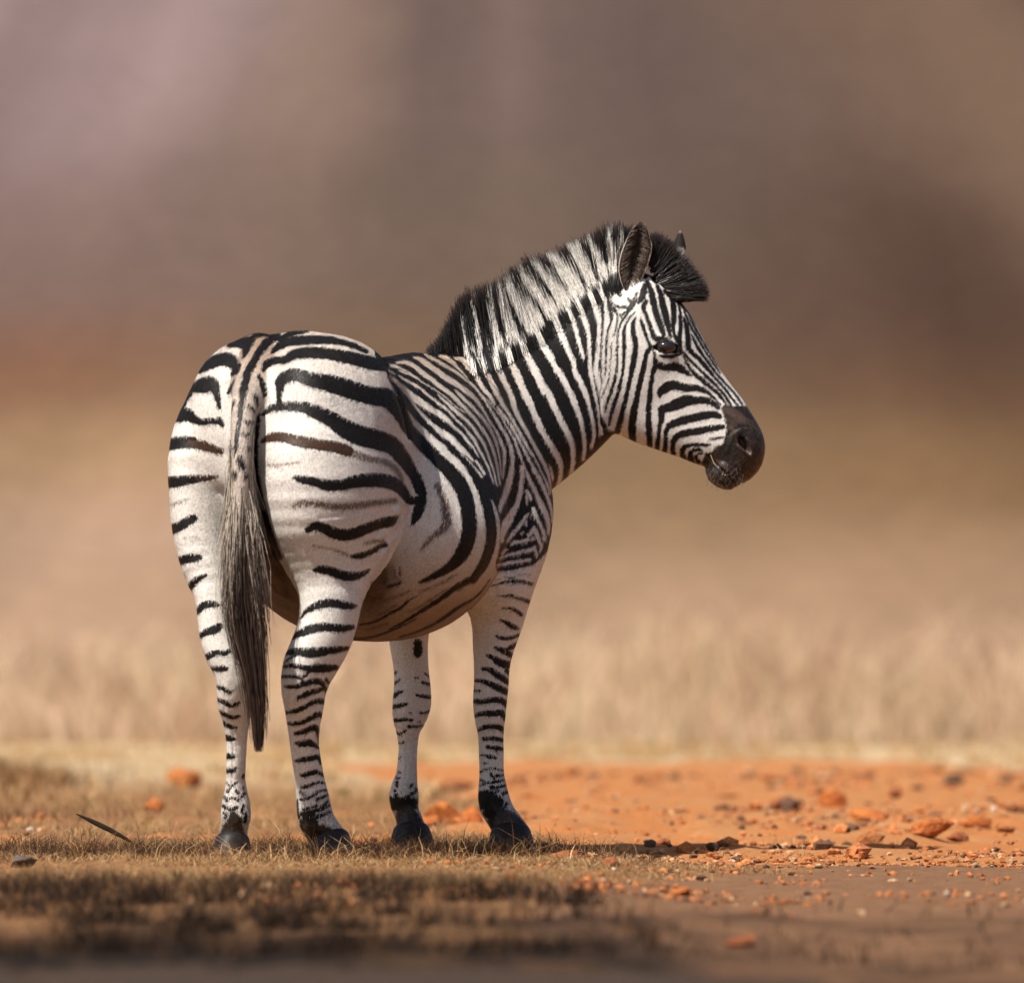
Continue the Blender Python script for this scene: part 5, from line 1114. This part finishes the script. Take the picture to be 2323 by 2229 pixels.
def rock(ud, vd, wpx, hr, dr, mat, label, seed, rz=0., sink=.16):
    """a stone whose foot reads (ud, vd) on the survey; wpx its width, hr and dr height and depth against width"""
    us, vs = ud * 1.1852, vd * 1.1852; D = .372 * FPX / (vs - VH)
    for _ in range(6): D = .5 * D + .5 * (.36 - float(ground_z(np.array([(us - U0) * D / FPX]), np.array([D - DC]))[0])) * FPX / (vs - VH)
    x, y = (us - U0) * D / FPX, D - DC; w = wpx * 1.1852 * D / FPX * 1.12
    v, f = rock_shape(4, seed); v = v * np.array([w / 2, w / 2 * dr, w / 2 * hr]); c, s = math.cos(rz), math.sin(rz)
    v = np.stack([v[:, 0] * c + v[:, 2] * s, v[:, 1], -v[:, 0] * s + v[:, 2] * c], 1)
    v[:, 2] = np.maximum(v[:, 2], -w * hr * .30); o = mesh_obj('rock', v, f, mat, None, True); zmin = v[:, 2].min()
    o.location = (x, y, float(ground_z(np.array([x]), np.array([y]))[0]) - zmin * (1 - sink)); tag(o, label, 'rock', 'loose stones on the ground')
for a in ((296, 1549, 42, .95, .9, ORANGE, 'round orange stone in the grass at left, clear of the hooves', 11, .2),
          (357, 1506, 76, .62, .8, ORANGE, 'blurred wide orange stone behind the round one at left', 12, -.2),
          (855, 1577, 82, .74, .8, ORANGE, 'biggest orange boulder, right between the front legs', 13, .15),
          (818, 1583, 60, .55, .8, ORANGE, 'low orange stone leaning on the left of the big boulder', 14, -.3),
          (906, 1580, 52, .8, .8, ORANGE, 'orange stone wedged between the big boulder and right foreleg', 15, .1),
          (872, 1513, 84, .33, .7, RUST, 'flat rust-red slab in the grass above the big boulder', 16, -.25),
          (1598, 1545, 66, .66, .8, ORANGE, 'jagged orange stone standing alone on the gravel at right', 17, -.1),
          (1673, 1566, 76, .40, .7, ORANGE, 'long low orange stone just right of the jagged one', 18, .05),
          (1870, 1586, 78, .46, .8, ORANGE, 'split orange stone close to the right edge', 19, .2),
          (1778, 1604, 98, .42, .8, ORANGE, 'widest orange lump at the right end of the dark shadow', 20, -.1),
          (1832, 1610, 46, .55, .8, RUST, 'rust-red stone between the widest lump and the right edge', 21, .1),
          (1826, 1501, 36, .72, .9, DARK, 'brown stone farthest up the road near the right edge', 22, 0),
          (1716, 1526, 28, .9, .9, RUST, 'small square rust stone above the long low orange one', 23, 0),
          (1400, 1526, 44, .2, .8, RUST, 'thin flat red flake lying on the smooth road', 34, 0),
          (1204, 1650, 42, .5, .8, TAN, 'rounded tan stone in front of the dark shadow line', 24, .1),
          (1172, 1661, 34, .7, .8, RUST, 'rust stone touching the left of the rounded tan stone', 25, .2),
          (1097, 1643, 88, .26, .7, RUST, 'broad flat slab just right of the right fore hoof', 26, -.05),
          (1364, 1630, 36, .62, .8, DARK, 'black angular stone lying in the middle of the shadow', 27, .3),
          (1240, 1619, 26, .9, .8, GREY, 'small upright grey stone beyond the shadow line', 28, 0),
          (1268, 1619, 30, .7, .8, RUST, 'reddish pebble beside the small upright grey stone', 35, 0),
          (1122, 1702, 58, .5, .8, RUST, 'blurred red stone in front of the right fore hoof', 29, .1),
          (662, 1697, 46, .55, .8, RUST, 'blurred red stone in the pale grass before the hind hooves', 30, 0),
          (40, 1660, 66, .5, .8, GREY, 'grey-brown stone at the left edge of the picture', 31, -.2),
          (1305, 1713, 44, .55, .8, ORANGE, 'blurred orange stone on the near brown track', 32, 0),
          (1420, 1812, 62, .45, .8, RUST, 'most blurred red stone, on the dark verge in front', 33, 0)):
    rock(*a)
# gravel: too many to count
def gravel(name, xy, size, mats, label, big=1.0):
    x, y = xy; n = len(x); z = ground_z(x, y); v0, f0 = rock_shape(1, 5, 6, .05)
    s = size * (rng.random(n)**2.2 * 3 + .6) * np.interp(y, [-6, 0, 6, 20], [1.1, 1, 1.5, 3]); rot = rng.uniform(0, 6.28, n); fl = rng.uniform(.45, .85, n)
    c, q = np.cos(rot), np.sin(rot); X = (v0[None, :, 0] * c[:, None] - v0[None, :, 1] * q[:, None]) * rng.uniform(.7, 1.4, n)[:, None]; Y = v0[None, :, 0] * q[:, None] + v0[None, :, 1] * c[:, None]
    V = np.stack([x[:, None] + X * s[:, None], y[:, None] + Y * s[:, None], z[:, None] + (v0[None, :, 2] * fl[:, None] + .2) * s[:, None]], -1).reshape(-1, 3)
    F = (f0[None] + (np.arange(n) * len(v0))[:, None, None]).reshape(-1, 3); col = np.repeat(pick(n, mats), len(v0), 0)
    o = mesh_obj(name, V, F, gvm, None, False, dict(Col=col)); tag(o, label, 'gravel', kind='stuff')
g = NT('gravel'); c = g.attr('Col', True); nn = g.noise(120, 3, .6, g.coord('Object')); hs = g.n('ShaderNodeHueSaturation'); g.l(c, hs.inputs['Color']); g.l(g.step(nn, .3, .7, .6, 1.25), hs.inputs['Value']); gvm = g.base(hs.outputs[0], .9, .15)
RG, TG, WG, DG = np.array((.44, .16, .055)), np.array((.46, .28, .15)), np.array((.50, .40, .31)), np.array((.13, .07, .045))
gs = [scatter(5200, -.35, 2.6, .9, 6.5, lambda x, y: zones(x, y)[0] * np.interp(x, [-.3, .3, .7, 2.5], [.8, .25, .9, 1]) * sstep(fine(x, y), .3, .55), 12), scatter(1700, -.4, 2.9, 5, 18, lambda x, y: zones(x, y)[0] * .8, 10),
      scatter(2600, .0, 1.5, -2.6, .5, lambda x, y: zones(x, y)[1] * np.interp(x, [0, .35, .7, 1.4], [1, .9, .35, .2]), 14), scatter(2000, -.1, 1.6, .15, 1.2, lambda x, y: sstep(x, .05, .3) * .9, 14),
      scatter(2600, -1.5, .7, -3.4, -.6, lambda x, y: .5 * sstep(fine(x + 5, y), .45, .6), 12), scatter(1500, -2.2, .1, .6, 6, lambda x, y: .35 * sstep(fine(x + 9, y), .45, .6), 12)]
gravel('gravel', [np.concatenate([a[i] for a in gs]) for i in (0, 1)], .0042, [(RG, 6), (np.array((.33, .135, .06)), 4), (TG, 2.5), (WG, .12), (DG, 2.6)], 'loose reddish gravel scattered over road and grass')
gravel('gravel', scatter(420, .45, 2.6, 1.0, 6.0, lambda x, y: sstep(fine(x, y * .7), .42, .6), 5), .012, [(RG, 6), (np.array((.30, .11, .045)), 5), (DG, 2)], 'rough red clods heaped on the road at right')
# ---------------------------------------------------------------- small things
def prism(name, pts, widths, thick, mat, n_=6):
    """a tapering bent bar along points"""
    p = crom(np.c_[np.array(pts, float), np.array(widths)], 14); c, w = p[:, :3], np.maximum(p[:, 3], .0005)
    T = np.gradient(c, axis=0); T /= np.linalg.norm(T, axis=1)[:, None]; s = np.cross(T, [0, -1, .25]); s /= np.linalg.norm(s, axis=1)[:, None]; u = np.cross(T, s)
    an = np.arange(n_) * 2 * np.pi / n_; V = (c[:, None] + np.cos(an)[None, :, None] * s[:, None] * w[:, None, None] + np.sin(an)[None, :, None] * u[:, None] * np.minimum(w, thick)[:, None, None]).reshape(-1, 3)
    i = (np.arange(len(c) - 1)[:, None] * n_ + np.arange(n_)[None]).ravel(); j = (np.arange(len(c) - 1)[:, None] * n_ + (np.arange(n_) + 1)[None] % n_).ravel()
    return mesh_obj(name, V, np.stack([i, j, j + n_, i + n_], 1), mat)
g = NT('dry_leaf'); lfm = g.base(g.mix(g.noise(90, 3, .6, g.coord('Object', (1, 1, 4))), (.008, .006, .005), (.035, .024, .016)), .85, .1)
Yl = .35; lf = prism('dead_leaf', [P(a * 1.1852, b * 1.1852, Yl) for a, b in ((146, 1557), (180, 1573), (215, 1590), (240, 1604), (266, 1622))], [.0015, .006, .006, .004, .002], .002, lfm)
tag(lf, 'long dark dead leaf blade leaning out of the grass at left', 'leaf')
g = NT('straw'); stm = g.base((.50, .40, .26), .6, .3)
Ym = surf_y(1620, 1045) - .006
for pts, lab in (([(260, 1060), (280, 1120), (330, 1230), (350, 1260)], 'chewed straw hanging from the corner of the zebra mouth'), ([(400, 1290), (460, 1320), (500, 1345), (490, 1420), (480, 1450)], 'bent straw between the zebra lips at mid mouth'), ([(510, 1450), (570, 1445), (620, 1440), (640, 1470), (650, 1500)], 'crooked straw between the lips nearest the chin tip')):
    q = Z(10, [(a, b, 1) for a, b in pts]); tag(prism('straw', [P(a, b, Ym) for a, b, _ in q], [.0009] * len(q), .0008, stm), lab, 'straw', 'straws in the mouth')
